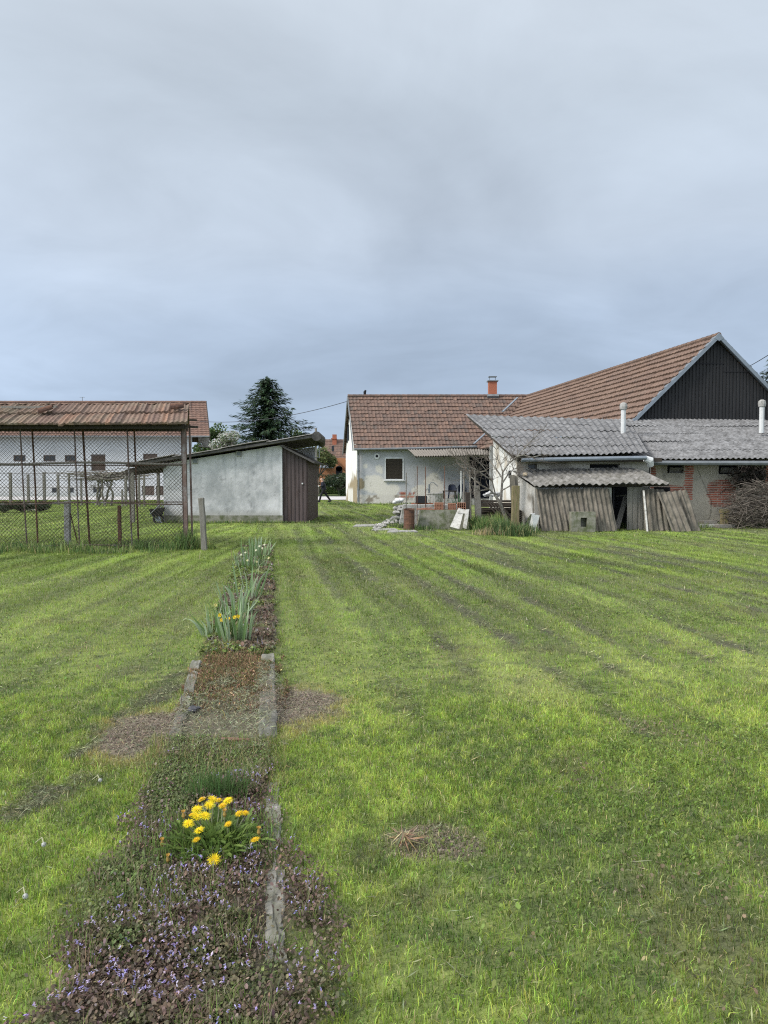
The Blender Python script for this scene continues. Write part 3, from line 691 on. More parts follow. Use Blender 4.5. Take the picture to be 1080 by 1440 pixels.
def tallgrass(name, label, spots, mat='leaf'):
    """spots: (x,y,rx,ry,n,h,col)"""
    B = Blades()
    for (x0, y0, rx, ry, n, h, col) in spots:
        t = rng.normal(0, .5, (n, 2)); x = x0 + t[:, 0].clip(-1.2, 1.2) * rx; y = y0 + t[:, 1].clip(-1.2, 1.2) * ry
        e = np.exp(-.5 * (np.abs(t[:, 0])) ** 2)
        c = jitcol(np.array(col), n, .28, .08); st = rng.uniform(0, 1, n) < .1; c[st] = jitcol(STRAW * .9, st.sum(), .2)
        B.grass(x, y, gz(x, y) - .01, h * rng.uniform(.35, 1.1, n) * e, np.full(n, .0035 * (1 + .12 * y0)), c, lean=.42, tipl=1.25)
    o = B.build(name, mat, 'stuff'); tag(o, label, 'tall grass')
def build_tall():
    gr = (.10, .16, .05); gl = (.18, .24, .07); dk = (.07, .115, .04)
    s = []
    for px in range(-70, 262, 9):
        p = G(px, 774 + rnd.uniform(-4, 6)); s.append((p.x, p.y, .4, .25, 110, rnd.uniform(.16, .34), rnd.choice([gr, gl, dk])))
    p = G(262, 772); s.append((p.x, p.y, .35, .3, 500, .52, gr)); p = G(290, 772); s.append((p.x, p.y, .22, .2, 260, .30, gl))
    tallgrass('fence_grass', 'long unmown grass along the foot of the wire mesh run', s)
    s = []
    for (px, py, n, h, c) in ((672, 744, 700, .5, gr), (690, 748, 900, .55, gr), (708, 752, 900, .5, dk), (660, 742, 300, .35, gl), (727, 754, 700, .42, dk), (738, 750, 400, .4, gr), (685, 752, 260, .25, (.34, .27, .16)), (700, 746, 500, .62, gl)):
        p = G(px, py); s.append((p.x, p.y, .42, .4, n, h, c))
    for (px, py, n, h, c) in ((590, 745, 240, .2, gr), (612, 744, 260, .22, gr), (640, 742, 200, .16, gl), (565, 742, 300, .22, dk), (549, 736, 240, .2, gr), (783, 744, 260, .3, gr), (800, 745, 160, .26, gr), (843, 746, 120, .2, gl), (888, 742, 260, .25, gr), (985, 742, 160, .2, gl), (1000, 738, 300, .26, gr), (1030, 740, 420, .3, gr), (1065, 741, 420, .3, gr), (1100, 741, 420, .3, gr)):
        p = G(px, py); s.append((p.x, p.y, .5, .35, n, h, c))
    tallgrass('yard_grass', 'tufts of long green grass round the posts and old sheets by the yard', s)
    s = []
    for px in list(range(462, 502, 5)) + list(range(505, 690, 14)):
        p = G(px, 709 + rnd.uniform(-1, 1)); s.append((p.x, p.y, .5, .5, 50, .22, rnd.choice([gr, dk, gl])))
    for px in range(232, 400, 8):
        p = Vector((X_(px, 27.0), 27.05, 0)); s.append((p.x, p.y, .3, .12, 50, .16, rnd.choice([gr, gl])))
    for px in range(400, 447, 6):
        p = Vector((X_(px, 27.2), 27.2, 0)); s.append((p.x, p.y, .3, .12, 40, .12, rnd.choice([gr, gl])))
    tallgrass('wall_grass', 'longer grass at the foot of the farmhouse and shed walls', s)
build_tall()
# ------------------------------------------------------------------ buildings
SK = -.14                                   # the yard runs a little to the left: x per metre of depth
def ribwall(mb, O, U, W, zlo, zhi, pitch=.13, amp=.02, N=(0, -1, 0), flat=.5, col=None):
    O = np.array(tuple(O)); U = np.array(tuple(U)); N = np.array(N, float)
    us = []; off = []; u = 0
    while u < W:
        for d, a in ((0, 0), (.5 * flat, 0), (.5 * flat + .1, 1), (.9, 1)):
            us.append(u + d * pitch); off.append(a * amp)
        u += pitch
    us = np.array(us); off = np.array(off); k = us <= W; us = np.append(us[k], W); off = np.append(off[k], 0)
    lo_ = np.array([zlo(x) for x in us]); hi_ = np.array([zhi(x) for x in us])
    p = O + U * us[:, None] + N * off[:, None]
    rows = []
    for t in (0, .33, .66, 1):
        q = p.copy(); q[:, 2] += lo_ + (hi_ - lo_) * t; rows.append(q)
    V = np.stack(rows, 1)
    mb.add(V.reshape(-1, 3), gridfaces(len(us), 4), col)
def window(parent, X0, X1, z0, z1, Y, frame='white_paint', pane='glass_dark', fw=.06, bars=0, depth=.06, slats=0, sill=False):
    f = MB(); cx = (X0 + X1) / 2
    for (a, b) in ((X0, X0 + fw), (X1 - fw, X1)): box(f, ((a + b) / 2, Y, (z0 + z1) / 2), (b - a, depth, z1 - z0))
    for (a, b) in ((z0, z0 + fw), (z1 - fw, z1)): box(f, (cx, Y, (a + b) / 2), (X1 - X0 - 2 * fw, depth, b - a))
    for k in range(bars): box(f, (X0 + (X1 - X0) * (k + 1) / (bars + 1), Y + .01, (z0 + z1) / 2), (.035, depth * .6, z1 - z0 - 2 * fw))
    o = f.build('window', frame, parent)
    p = MB()
    if slats:
        for k in range(slats):
            z = z0 + fw + (z1 - z0 - 2 * fw) * (k + .5) / slats
            box(p, (cx, Y + .02, z), (X1 - X0 - 2 * fw - .004, .025, (z1 - z0 - 2 * fw) / slats * .86), rx=.35)
        box(p, (cx, Y + .06, (z0 + z1) / 2), (X1 - X0 - 2 * fw - .004, .01, z1 - z0 - 2 * fw - .004))
    else: box(p, (cx, Y + .025, (z0 + z1) / 2), (X1 - X0 - 2 * fw - .004, .012, z1 - z0 - 2 * fw - .004))
    p.build('shutter' if slats else 'pane', pane, o)
    if sill:
        s = MB(); box(s, (cx, Y - .06, z0 - .035), (X1 - X0 + .12, .14, .05)); s.build('sill', frame, o)
    return o
def mark(u, v, cu, cv, ru, rv, s, amp=.6, f=3.0):
    d = np.hypot((u - cu) / ru, (v - cv) / rv) + amp * (fbm(u * f, v * f, s, 4) - .5) * 2
    return 1 - sst(.85, 1.0, d)
def brickcol(u, v, s=0):
    row = np.floor(v / .078); uu = u + .125 * (row % 2); b = np.floor(uu / .25)
    mort = ((v / .078) % 1 < .16) | ((uu / .25) % 1 < .055)
    t = _h(b, row, s)
    c = np.array([.27, .082, .05]) * (.65 + .75 * t)[..., None]
    return np.where(mort[..., None], np.array([.36, .31, .25]), c)

# ---- farmhouse
def farmhouse():
    t = thing('farmhouse', 'old whitewashed farmhouse with brown tiled roof, peeling plaster and one dark shuttered window', 'house', (-1.77, 50.3, 0))
    def cf(u, z):
        c = np.tile(np.array([.37, .37, .375]), (*u.shape, 1))
        c = c * (.88 + .24 * fbm(u * .8, z * .8, 71))[..., None]
        st = fbm(u * 5, z * .6, 72); c = mixc(c, [.36, .37, .37], .5 * sst(.55, .75, st) * sst(3.9, 2.5, z))
        cream = np.array([.54, .51, .45])
        pa = np.maximum.reduce([mark(u, z, 1.15, 1.35, .95, .62, 73, .35), mark(u, z, 2.0, 1.0, .9, .42, 74, .35), mark(u, z, 1.45, 2.35, .3, .3, 75, .4), mark(u, z, .55, 2.55, .18, .16, 76, .3), mark(u, z, 5.0, 1.35, .75, .75, 77, .5), mark(u, z, 4.3, .9, .7, .5, 78, .4)])
        c = mixc(c, cream, pa)
        pl = 1 - sst(.62, .72, z + .12 * (fbm(u * 2, z * 2, 79) - .5)); c = mixc(c, [.50, .47, .42], pl)
        bl = pl * sst(.56, .66, fbm(u * 2.4, z * 3.5, 80)); c = mixc(c, [.22, .19, .15], bl)
        c = mixc(c, [.24, .20, .13], mark(u, z, .22, 1.35, .30, .38, 81, .4))
        rb = (1 - sst(.7, .9, np.abs(u - 3.5) / .9)) * sst(.45, .5, z) * (1 - sst(.8, .9, z)) * sst(.42, .5, fbm(u * 3, z * 3, 82))
        c = c * (1 - rb[..., None]) + brickcol(u, z) * rb[..., None]
        ck = np.abs(fbm(u * .5 + 3, z * .6, 87, 4) - .5); c = c * (1 - .3 * (ck < .003))[..., None]
        return c
    m = MB(); holes = [(1.89, 1.61, 2.98, 2.94), (7.35, 0, 8.75, 3.05)]
    wallgrid(m, (-1.77, 50.3, -.1), (1, 0, 0), 10.4, 4.0, .09, cf, [(a, b + .1, c_, d + .1) for a, b, c_, d in holes], depth=.25, N=(0, -1, 0))
    U = np.array([SK, 1, 0]); Lg = np.linalg.norm(U); U = U / Lg; Wd = 8.0 * Lg
    def cg(u, z):
        c = np.tile(np.array([.66, .65, .61]), (*u.shape, 1)) * (.85 + .3 * fbm(u * .5, z * 1.5, 83))[..., None]
        c = mixc(c, [.27, .215, .135], 1 - sst(1.9, 2.5, z + 1.6 * (fbm(u * 1.1, z * .9, 84) - .5) + .25 * np.abs(u - 1.6)))
        c = mixc(c, [.55, .53, .48], (1 - sst(.9, 1.0, np.abs(u - 4.5) / 2)) * (1 - sst(.9, 1.2, z)))
        return c
    gh = lambda u: 3.95 + 3.3 * (1 - abs(u - Wd / 2) / (Wd / 2))
    wallgrid(m, (-1.77, 50.3, -.1), U, Wd, gh, .09, cg)
    # rear and inner walls keep light out
    box(m, (3.4, 58.2, 1.95), (12, .2, 3.9), col=(.5, .5, .5)); box(m, (8.7, 54.2, 1.9), (.2, 7.6, 3.8), col=(.5, .5, .5))
    m.build('wall', 'attr_wall', t)
    d = MB(); box(d, (6.3, 50.62, 1.45), (1.42, .08, 3.1)); box(d, (6.3, 50.56, 1.45), (.06, .06, 3.0))  # dark panel painted in for the shade of the passage opening
    o = d.build('dark_passage_panel', 'navy', t); h = MB(); box(h, (6.15, 50.52, 1.1), (.03, .04, .14)); h.build('handle', 'zinc_dark', o)
    window(t, .12 - .08, 1.21 + .08, 1.53, 3.02, 50.30, 'white_paint', 'dark_wood', fw=.08, slats=14, sill=True, depth=.08)
    g = MB()
    for (dd, z0) in ((5.3, 4.4), (6.3, 4.3)):
        c0 = np.array([-1.77, 50.3, 0]) + U * dd
        hexa(g, [c0 + (-.05, 0, z0), c0 + (.02, 0, z0), c0 + U * .55 + (.02, 0, z0), c0 + U * .55 + (-.05, 0, z0)], [c0 + (-.05, 0, z0 + 1.15), c0 + (.02, 0, z0 + 1.15), c0 + U * .55 + (.02, 0, z0 + 1.15), c0 + U * .55 + (-.05, 0, z0 + 1.15)])
    g.build('gable_window', 'glass_dark', t)
    r = MB(); k = 49.8
    A = (-1.94, k, 3.575); D_ = (-2.52, 54.2, 7.42); B_ = (11.0, k, 3.575); C_ = (10.6, 54.2, 7.42)
    tiles(r, (A, B_, C_, D_), n=14, tw=.24, lift=.055, amp=.014, wob=.03, seed=3)
    E = (-3.1, 58.6, 3.575); E2 = (10.3, 58.6, 3.575)
    tiles(r, (E2, E, D_, C_), n=14, tw=.24, seed=4)
    ridge(r, (-2.55, 54.2, 7.44), (10.4, 54.2, 7.44), r=.12)
    ro = r.build('roof', 'tile_house', t)
    v = MB()    # verge boards
    beam(v, (-2.0, 49.78, 3.50), (-2.56, 54.2, 7.36), .06, .2); beam(v, (-2.56, 54.2, 7.36), (-3.14, 58.6, 3.50), .06, .2); v.build('verge_board', 'zinc_dark', ro)
    c = MB(); cx, cy = 7.62, 54.3
    box(c, (cx, cy, 7.85), (.56, .56, 1.2), col=(.3, .1, .06)); c.build('chimney', 'brick', ro)
    c = MB(); box(c, (cx, cy, 8.48), (.74, .74, .07)); 
    for s in (-1, 1): box(c, (cx + s * .2, cy, 8.64), (.03, .03, .26))
    box(c, (cx, cy, 8.79), (.56, .5, .035)); c.build('chimney_cap', 'zinc_dark', ro)
    c = MB(); box(c, (cx, cy - .3, 7.42), (.8, .25, .18), rx=.7); c.build('chimney_flashing', 'zinc_dark', ro)
    c = MB(); tube(c, [(-1.35, 54.2, 7.5), (-1.35, 54.2, 7.72), (-1.28, 54.2, 7.85)], [.08, .1, .06], 8); c.build('ridge_vent', 'dark', ro)
    for (a, b) in ((P(666, 629, 49.8), P(688, 609, 50.9)), (P(706, 584, 52.2), P(727, 564, 53.4))):
        f = MB(); beam(f, a + Vector((0, -.25, .22)), b + Vector((0, -.25, .22)), .16, .05); f.build('valley_flashing', 'zinc', ro)
    gt = MB(); tube(gt, [P(498, 632, 49.72), P(585, 630.5, 49.72), P(671, 628, 49.72)], .075, 8); gt.build('gutter', 'zinc_dark', t)
    dp = MB(); x = X_(504.2, 50.1); tube(dp, [(x, 49.75, 3.5), (x, 50.15, 3.2), (x, 50.15, .1)], .06, 8)
    for z in (.9, 2.1): tube(dp, [(x, 50.15, z), (x, 50.15, z + .08)], .085, 8)
    dp.build('downpipe', 'zinc_dark', t)
    vt = MB(); xc, zc = X_(530, 50.25), Z_(641.5, 50.25); tube(vt, [(xc, 50.22, zc), (xc, 50.32, zc)], .19, 16); vo = vt.build('vent', 'white_paint', t)
    vt = MB(); tube(vt, [(xc, 50.20, zc), (xc, 50.25, zc)], .085, 12); vt.build('vent_hole', 'dark', vo)
    # corrugated canopy over the porch
    cp = MB(); Y0, Y1 = 46.5, 49.9
    corr(cp, (P(584, 641.5, Y0), P(700, 639, Y0), P(700, 630.5, Y1), P(573, 631.5, Y1)), pitch=.15, amp=.03, jit=.06, seed=5)
    cp.build('canopy', pm('canopy_sheet', (.20, .178, .15), rough=.85, var=.35, scale=5, second=(.10, .09, .075), sscale=5), t, solid=.012)
    cb = MB()
    for px in (586, 625, 664): beam(cb, P(px, 643, Y0 + .1), P(px - 8, 634, Y1), .06, .09)
    beam(cb, P(584, 642.5, Y0 + .15), P(700, 640.5, Y0 + .15), .08, .05)
    cb.build('canopy_frame', 'dark_wood', t)
    pp = MB()
    for px in (648.5,): tube(pp, [P(px, 662, 47), Vector((X_(px, 47), 47, 0))], .045, 8)
    pp.build('porch_post', 'white_pipe', t)
farmhouse()

# ---- barn behind the long outbuilding
def barn():
    t = thing('barn', 'big barn with orange brown tiled roof and dark ribbed metal gable', 'barn', (13.29, 31, 0))
    gy = 31.0; ax, az = 13.29, 7.26; lx, lz = 9.72, 3.72; rx = 16.86
    r = MB()
    tiles(r, ((5.3, 54.2, 3.45), (lx + .03, gy - .25, lz), (ax + .03, gy - .25, az), (10.04, 54.2, 7.40)), n=13, tw=.25, lift=.08, amp=.012, wob=.02, seed=8)
    tiles(r, ((rx, gy - .25, lz), (rx - 3.3, 54.2, lz), (10.04, 54.2, 7.40), (ax + .03, gy - .25, az)), n=14, tw=.25, seed=9)
    ridge(r, (ax + .03, gy - .2, az + .03), (10.04, 54.2, 7.43), r=.11)
    ro = r.build('roof', 'tile_barn', t)
    f = MB()
    for s, xe in ((-1, lx - .05), (1, rx + .05)):
        a = np.array([xe, gy - .3, lz - .05]); b = np.array([ax, gy - .3, az + .07]); n = np.array([-(b - a)[2], 0, (b - a)[0]]) * s; n = n / np.linalg.norm(n); n = n if n[2] < 0 else -n
        hexa(f, [a, a + n * .13, a + n * .13 + (0, .06, 0), a + (0, .06, 0)] if s < 0 else [a, a + (0, .06, 0), a + n * .13 + (0, .06, 0), a + n * .13], [b, b + n * .13, b + n * .13 + (0, .06, 0), b + (0, .06, 0)] if s < 0 else [b, b + (0, .06, 0), b + n * .13 + (0, .06, 0), b + n * .13])
        hexa(f, [a + (0, .06, 0), a + n * .05 + (0, .06, 0), a + n * .05 + (0, .4, 0), a + (0, .4, 0)], [b + (0, .06, 0), b + n * .05 + (0, .06, 0), b + n * .05 + (0, .4, 0), b + (0, .4, 0)])
    f.add([(ax - .2, gy - .31, az - .12), (ax, gy - .31, az - .22), (ax + .2, gy - .31, az - .12), (ax, gy - .31, az + .10), (ax - .2, gy + .1, az - .12), (ax, gy - .2, az - .22), (ax + .2, gy + .1, az - .12), (ax, gy + .1, az + .10)], [(0, 1, 2, 3), (7, 6, 5, 4), (2, 6, 7, 3), (0, 3, 7, 4)])
    f.build('fascia', 'zinc', ro)
    g = MB()
    hz = lambda u: 3.72 + 3.40 * (1 - abs(u - 3.42) / 3.42)
    ribwall(g, (ax - 3.42, gy, 0), (1, 0, 0), 6.84, lambda u: 2.6, hz, pitch=.137, amp=.03)
    g.build('gable', 'black_sheet', t)
    s = MB()
    for (x0, x1, py) in ((966, 1014, 511.5), (1014, 1050, 523)): box(s, ((X_(x0, 31) + X_(x1, 31)) / 2, gy - .035, Z_(py, 31)), (X_(x1, 31) - X_(x0, 31), .01, .035))
    s.build('sheet_lap', 'dark', t)
    wl = MB()
    def q(u, z): return np.tile(np.array([.45, .44, .41]), (*u.shape, 1))
    U = np.array([SK, 1, 0]); L = np.linalg.norm(U)
    wallgrid(wl, (10.1, 31.05, 0), U / L, 22.5 * L, 3.7, .5, q); wallgrid(wl, (ax + 3.3, 31.05, 0), U / L, 22.5 * L, 3.7, .5, q); wallgrid(wl, (ax - 3.2, 31.1, 0), (1, 0, 0), 6.4, 2.7, .5, q)
    wl.build('wall', 'attr_wall', t)
barn()

# ---- long low outbuilding with corrugated roofs
def outbuilding():
    t = thing('outbuilding', 'long low farm outbuilding with grey corrugated roof, stained plaster and patches of bare brick', 'outbuilding', (4.31, 24.9, 0))
    r = MB()
    LF = (P(721, 641.5, 24.3), P(911, 637.5, 24.3), P(884, 591, 31.0), P(655, 583, 31.0))
    corr(r, LF, pitch=.177, amp=.024, courses=5, lift=.022, jit=.05, seed=11)
    o = r.build('roof', 'fibre', t, solid=.008)
    b = MB(); a_, d_ = LF[0], LF[3]; beam(b, a_ + Vector((.1, .05, -.07)), d_ + Vector((.1, 0, -.07)), .05, .12); b.build('verge_board', 'dark_wood', o)
    r = MB(); x0 = X_(900, 25.0)
    zf = Z_(646.0, 25.1); zb = Z_(590, 31)
    corr(r, ((x0, 25.1, zf), (18.6, 25.1, zf), (17.7, 31, zb), (x0 - .83, 31, zb)), pitch=.177, amp=.022, courses=5, lift=.022, jit=.05, seed=12)
    o2 = r.build('roof', 'fibre', t, solid=.008); o2['label'] = 'lower roof bay with two vent pipes'
    # rafter ends and plates under the eaves
    e = MB(); box(e, ((4.35 + 8.9) / 2, 24.75, 2.17), (4.6, .1, .12)); box(e, (13.4, 25.75, 2.13), (9.4, .12, .12)); 
    for k in range(9): box(e, (9.2 + k * 1.05, 25.45, 2.16), (.07, .75, .09), rx=.28)
    e.build('eaves_beam', 'dark_wood', t)
    hp = MB()
    for px, pt, pb, Y in ((875.2, 575, 609, 28.0), (1069, 571, 606, 28.2)):
        hp = MB(); x = X_(px, Y); tube(hp, [(x, Y, Z_(pb + 3, Y)), (x, Y, Z_(pt, Y))], .088, 10); po = hp.build('vent_pipe', 'white_pipe', o2)
        hp = MB(); tube(hp, [(x, Y, Z_(pt, Y) - .02), (x, Y, Z_(pt - 3, Y)), (x, Y, Z_(pt - 7, Y)), (x, Y, Z_(pt - 9, Y))], [.125, .14, .125, .05], 10); hp.build('vent_cowl', 'concrete', o2)
    def cf(u, z):
        c = np.tile(np.array([.34, .315, .27]), (*u.shape, 1)) * (.7 + .6 * fbm(u * 1.2, z * 1.2, 91))[..., None]
        c = mixc(c, [.17, .15, .125], .8 * sst(.5, .68, fbm(u * 1.5, z * 2.2, 92)))
        return c
    def cr(u, z):
        X = u + 8.6
        c = np.tile(np.array([.39, .345, .27]), (*u.shape, 1)) * (.78 + .44 * fbm(u * 1.4, z * 1.1, 93))[..., None]
        c = mixc(c, [.24, .215, .175], .7 * sst(.52, .68, fbm(u * 2.2, z * 1.5, 94)))
        bk = np.maximum.reduce([mark(X, z, 11.40, 1.2, .66, .48, 95, .5, 2.5), mark(X, z, 10.27, 1.7, .16, .95, 96, .75, 4), mark(X, z, 9.5, 1.28, .75, .22, 97, .3), mark(X, z, 13.0, 1.7, .18, .7, 98, .3), mark(X, z, 8.95, 1.9, .25, .3, 99, .3)])
        c = c * (1 - bk[..., None]) + brickcol(X, z) * bk[..., None]
        crk = np.abs(X - 10.75 - .25 * np.sin(z * 2.2) - .1 * fbm(z * 4, z * 0, 100)) < .018
        c = np.where(crk[..., None], c * .55, c)
        return c
    def cs(u, z):
        c = np.tile(np.array([.62, .61, .58]), (*u.shape, 1)) * (.85 + .3 * fbm(u * 1.2, z * 1.2, 101))[..., None]
        c = mixc(c, [.42, .36, .28], .8 * sst(.55, .7, fbm(u * 1.6, z * 1.8, 102) + .25 * sst(1.4, .2, z)))
        return c
    m = MB()
    wallgrid(m, (4.31, 24.9, -.1), (1, 0, 0), 4.3, 2.4, .06, cf, [(.35, 1.97, .65, 2.15), (2.35, 2.0, 3.32, 2.15)], depth=.3, N=(0, -1, 0))
    wallgrid(m, (8.6, 25.9, -.1), (1, 0, 0), 9.6, 2.45, .026, cr, [(.94, 1.86, 1.49, 2.2), (2.67, 1.82, 3.32, 2.2)], depth=.3, N=(0, -1, 0))
    wallgrid(m, (4.31, 24.9, -.1), (0, 1, 0), 5.5, lambda u: 2.4 + u * .29, .08, cs)
    box(m, (8.605, 25.4, 1.1), (.05, 1.0, 2.4), col=(.33, .31, .27)); box(m, (11, 30.9, 1.4), (13.5, .15, 3.0), col=(.4, .4, .38)); box(m, (18.2, 28.4, 1.1), (.15, 5, 2.2), col=(.4, .4, .38))
    m.build('wall', 'attr_wall', t)
    window(t, 4.66, 4.96, 1.87, 2.05, 25.08, 'grey_wood', 'glass_dark', fw=.035)
    window(t, 6.66, 7.63, 1.9, 2.05, 25.12, 'grey_wood', 'dark', fw=.02)
    for X0, X1 in ((9.54, 10.09), (11.27, 11.92)):
        f = MB(); box(f, ((X0 + X1) / 2, 26.14, 1.93), (X1 - X0, .03, .4)); wo = f.build('window', 'dark', t)
        f = MB(); box(f, ((X0 + X1) / 2 + .05, 26.03, 1.86), (X1 - X0 - .14, .02, .19), rx=.5); wo2 = f.build('shutter', 'grey_wood', wo)
    f = MB(); y = 27.6; box(f, (4.30, 26.2, Z_(667, 26.2)), (.06, .36, .26)); f.build('side_window', 'dark', t)
    g = MB(); za = Z_(646.0, 24.22)
    tube(g, [(X_(733, 24.22), 24.22, za - .02), (X_(908, 24.22), 24.22, za + .05)], .065, 8); g.build('gutter', 'zinc', t)
    g = MB(); p = P(907, 645, 24.3); tube(g, [p, p + Vector((.16, .02, -.05)), p + Vector((.22, .1, -.22))], [.10, .13, .10], 10); g.build('gutter_outlet', 'white_paint', t)
    g = MB(); za = Z_(651, 24.95); tube(g, [(X_(908, 24.95), 24.95, za), (18.4, 24.95, za - .02)], .075, 8)
    for k in range(9): box(g, (8.7 + k * 1.1, 25.02, za + .05), (.03, .2, .05))
    g.build('gutter', 'zinc_dark', t)
outbuilding()

# ---- low coop built against it
def coop():
    t = thing('poultry_coop', 'low lean-to coop under a wavy corrugated roof with a dark doorway', 'coop', (4.4, 23.4, 0))
    r = MB()
    corr(r, (P(752, 683.5, 23.1), P(944, 679.5, 23.1), P(889, 657.5, 24.86), P(721, 662.5, 24.86)), pitch=.2, amp=.027, courses=1, lift=.0, jit=.08, seed=21)
    r.build('roof', 'fibre_old', t, solid=.01)
    xl = X_(752, 23.5); m = MB()
    def cs(u, z):
        c = np.tile(np.array([.40, .385, .35]), (*u.shape, 1)) * (.75 + .5 * fbm(u * 2, z * 2, 111))[..., None]
        return mixc(c, [.17, .15, .12], sst(.5, .7, fbm(u * 2.4, z * 2, 112) + .3 * sst(.7, .0, z)))
    U = np.array([X_(728, 24.85) - xl, 1.35, 0]); L = np.linalg.norm(U)
    wallgrid(m, (xl, 23.5, -.05), U / L, L, lambda u: 1.33 + .27 * u, .06, cs)
    hx = X_(860, 23.5)
    wallgrid(m, (xl, 23.5, -.05), (1, 0, 0), hx - xl, 1.34, .06, cs)
    box(m, (xl + .06, 23.47, .65), (.14, .06, 1.32), col=(.36, .34, .30))
    m.build('wall', 'attr_wall', t)
    d = MB(); ribwall(d, (X_(882, 23.5), 23.5, 0), (1, 0, 0), X_(912, 23.5) - X_(882, 23.5), lambda u: 0, lambda u: 1.31, pitch=.16, amp=.02); d.build('board_wall', 'grey_wood', t, solid=.02)
    d = MB(); beam(d, (xl, 23.42, 1.33), (X_(940, 23.42), 23.42, 1.37), .06, .07); d.build('beam', 'dark_wood', t)
    d = MB(); box(d, (X_(871, 24.6), 24.7, .65), (1.5, .05, 1.4)); box(d, (X_(858, 24), 24.2, .65), (.05, 1.1, 1.35)); box(d, (8.75, 24.2, .65), (.05, 1.3, 1.3)); d.build('doorway_shade_panel', 'dark', t)  # near-black panels put the doorway's inner shade into colour
coop()

# ---- grey shed on the left
def shed():
    t = thing('shed', 'grey mould stained garden shed with a single pitch dark roof and concrete plinth', 'shed', (-7.84, 27.3, 0))
    xl, xr = X_(230, 27.3), X_(397, 27.3)
    zl, zr = Z_(650, 27.3) , Z_(627, 27.3)
    roofz = lambda x: (Z_(657, 27) + (x - X_(178, 27)) / (X_(455, 27) - X_(178, 27)) * (Z_(613.5, 27) - Z_(657, 27)))
    def cf(u, z):
        c = np.tile(np.array([.535, .52, .515]), (*u.shape, 1)) * (.86 + .28 * fbm(u * .9, z * .9, 121))[..., None]
        mould = fbm(u * 1.3, z * 1.5, 122, 5) * .75 + .25 * fbm(u * 9, z * 9, 123, 3)
        zone = np.exp(-((z - .95) / .85) ** 2) * (.55 + .45 * np.sin(u * 1.2 - .8))
        mould = mould * .6 + .4 * fbm(u * 5, z * 4, 126, 5)
        c = mixc(c, [.19, .20, .20], .75 * sst(.36, .82, mould + .26 * zone - .06))
        stc = fbm(u * 7, z * .7, 124, 4); c = mixc(c, [.27, .28, .28], .5 * sst(.52, .75, stc) * sst(.4, 1.6, z))
        c = mixc(c, [.25, .24, .20], .6 * sst(.55, .25, z))
        c = mixc(c, [.62, .62, .61], sst(4.12, 4.2, u) * .7)
        ck = np.abs(fbm(u * .8 + 3, z * .9, 127, 4) - .5); c = c * (1 - .25 * (ck < .003))[..., None]
        return c
    m = MB()
    wallgrid(m, (xl, 27.3, 0), (1, 0, 0), xr - xl, lambda u: roofz(xl + u) - .06, .05, cf)
    wallgrid(m, (xr, 27.3, 0), (0, 1, 0), 4.4, lambda u: roofz(xr) - .05, .08, cf)
    wallgrid(m, (xr, 31.7, 0), (1, 0, 0), X_(443, 31.7) - xr, lambda u: roofz(xr + u) - .05, .06, cf)
    wallgrid(m, (X_(443, 31.7), 31.7, 0), (0, 1, 0), .6, 3.05, .2, cf); wallgrid(m, (xl, 27.3, 0), (0, 1, 0), 5, 2.3, .2, cf); wallgrid(m, (xl, 32.3, 0), (1, 0, 0), 5, 2.3, .3, cf)
    m.build('wall', 'attr_wall', t)
    p = MB(); a, b = np.meshgrid(np.linspace(xl - .02, xr + .03, 80), np.linspace(-.05, .27, 5), indexing='ij')
    p.add(np.stack([a, 27.27 + .012 * (fbm(a * 3, b * 6, 125) - .5), b], -1).reshape(-1, 3), gridfaces(80, 5)); box(p, ((xl + xr) / 2, 27.30, .1), (xr - xl + .03, .04, .335)); p.build('plinth', 'mossy_concrete', t)
    r = MB(); x0, x1 = X_(178, 27), X_(441, 27)
    slab(r, [(x0, 26.95, roofz(x0) + .10), (x1, 26.95, roofz(x1) + .10), (x1 - .0, 32.4, roofz(x1) + .10), (x0, 32.4, roofz(x0) + .10)], .085)
    ro = r.build('roof', 'roof_dark', t)
    r = MB(); u = np.linspace(0, 1, 120); q = [(x0, 26.9, roofz(x0) + .125), (x1, 26.9, roofz(x1) + .125), (x1, 32.4, roofz(x1) + .125), (x0, 32.4, roofz(x0) + .125)]
    corr(r, (q[1], q[2], q[3], q[0]), pitch=.177, amp=.025, courses=4, lift=.02, jit=.08, seed=23); r.build('roof_sheet', 'fibre_old', ro, solid=.01)
    r = MB(); xe = X_(446, 27); tube(r, [(xe, 26.85, roofz(xe) + .03), (xe, 29, roofz(xe) + .03), (xe - .25, 32.3, roofz(xe))], [.17, .15, .13], 12); r.build('roof_roll', 'roof_dark', ro)
    for k, (px, py) in enumerate(((275, 648.5), (336.5, 638))):
        v = MB(); x, z = X_(px, 27.28), Z_(py, 27.28); box(v, (x, 27.27, z), (.19, .04, .17)); vo = v.build('vent', 'concrete', t)
        v = MB(); box(v, (x, 27.245, z), (.13, .012, .115)); v.build('vent_hole', 'zinc_dark', vo)
    # brown sheet metal store filling the corner
    s = MB(); sx0, sx1 = xr + .02, X_(432, 27.4)
    top = lambda x: Z_(627.5, 27.4) + (x - X_(398, 27.4)) / (X_(447, 27.4) - X_(398, 27.4)) * (Z_(654, 27.4) - Z_(627.5, 27.4))
    ribwall(s, (sx0, 27.4, 0), (1, 0, 0), sx1 - sx0, lambda u: .02, lambda u: top(sx0 + u) - .04, pitch=.14, amp=.022)
    ribwall(s, (sx1, 27.4, 0), (0, 1, 0), 4.2, lambda u: .02, lambda u: top(sx1) - .06, pitch=.14, amp=.022, N=(1, 0, 0))
    so = s.build('sheet_metal_store', 'brown_sheet', t, solid=.006)
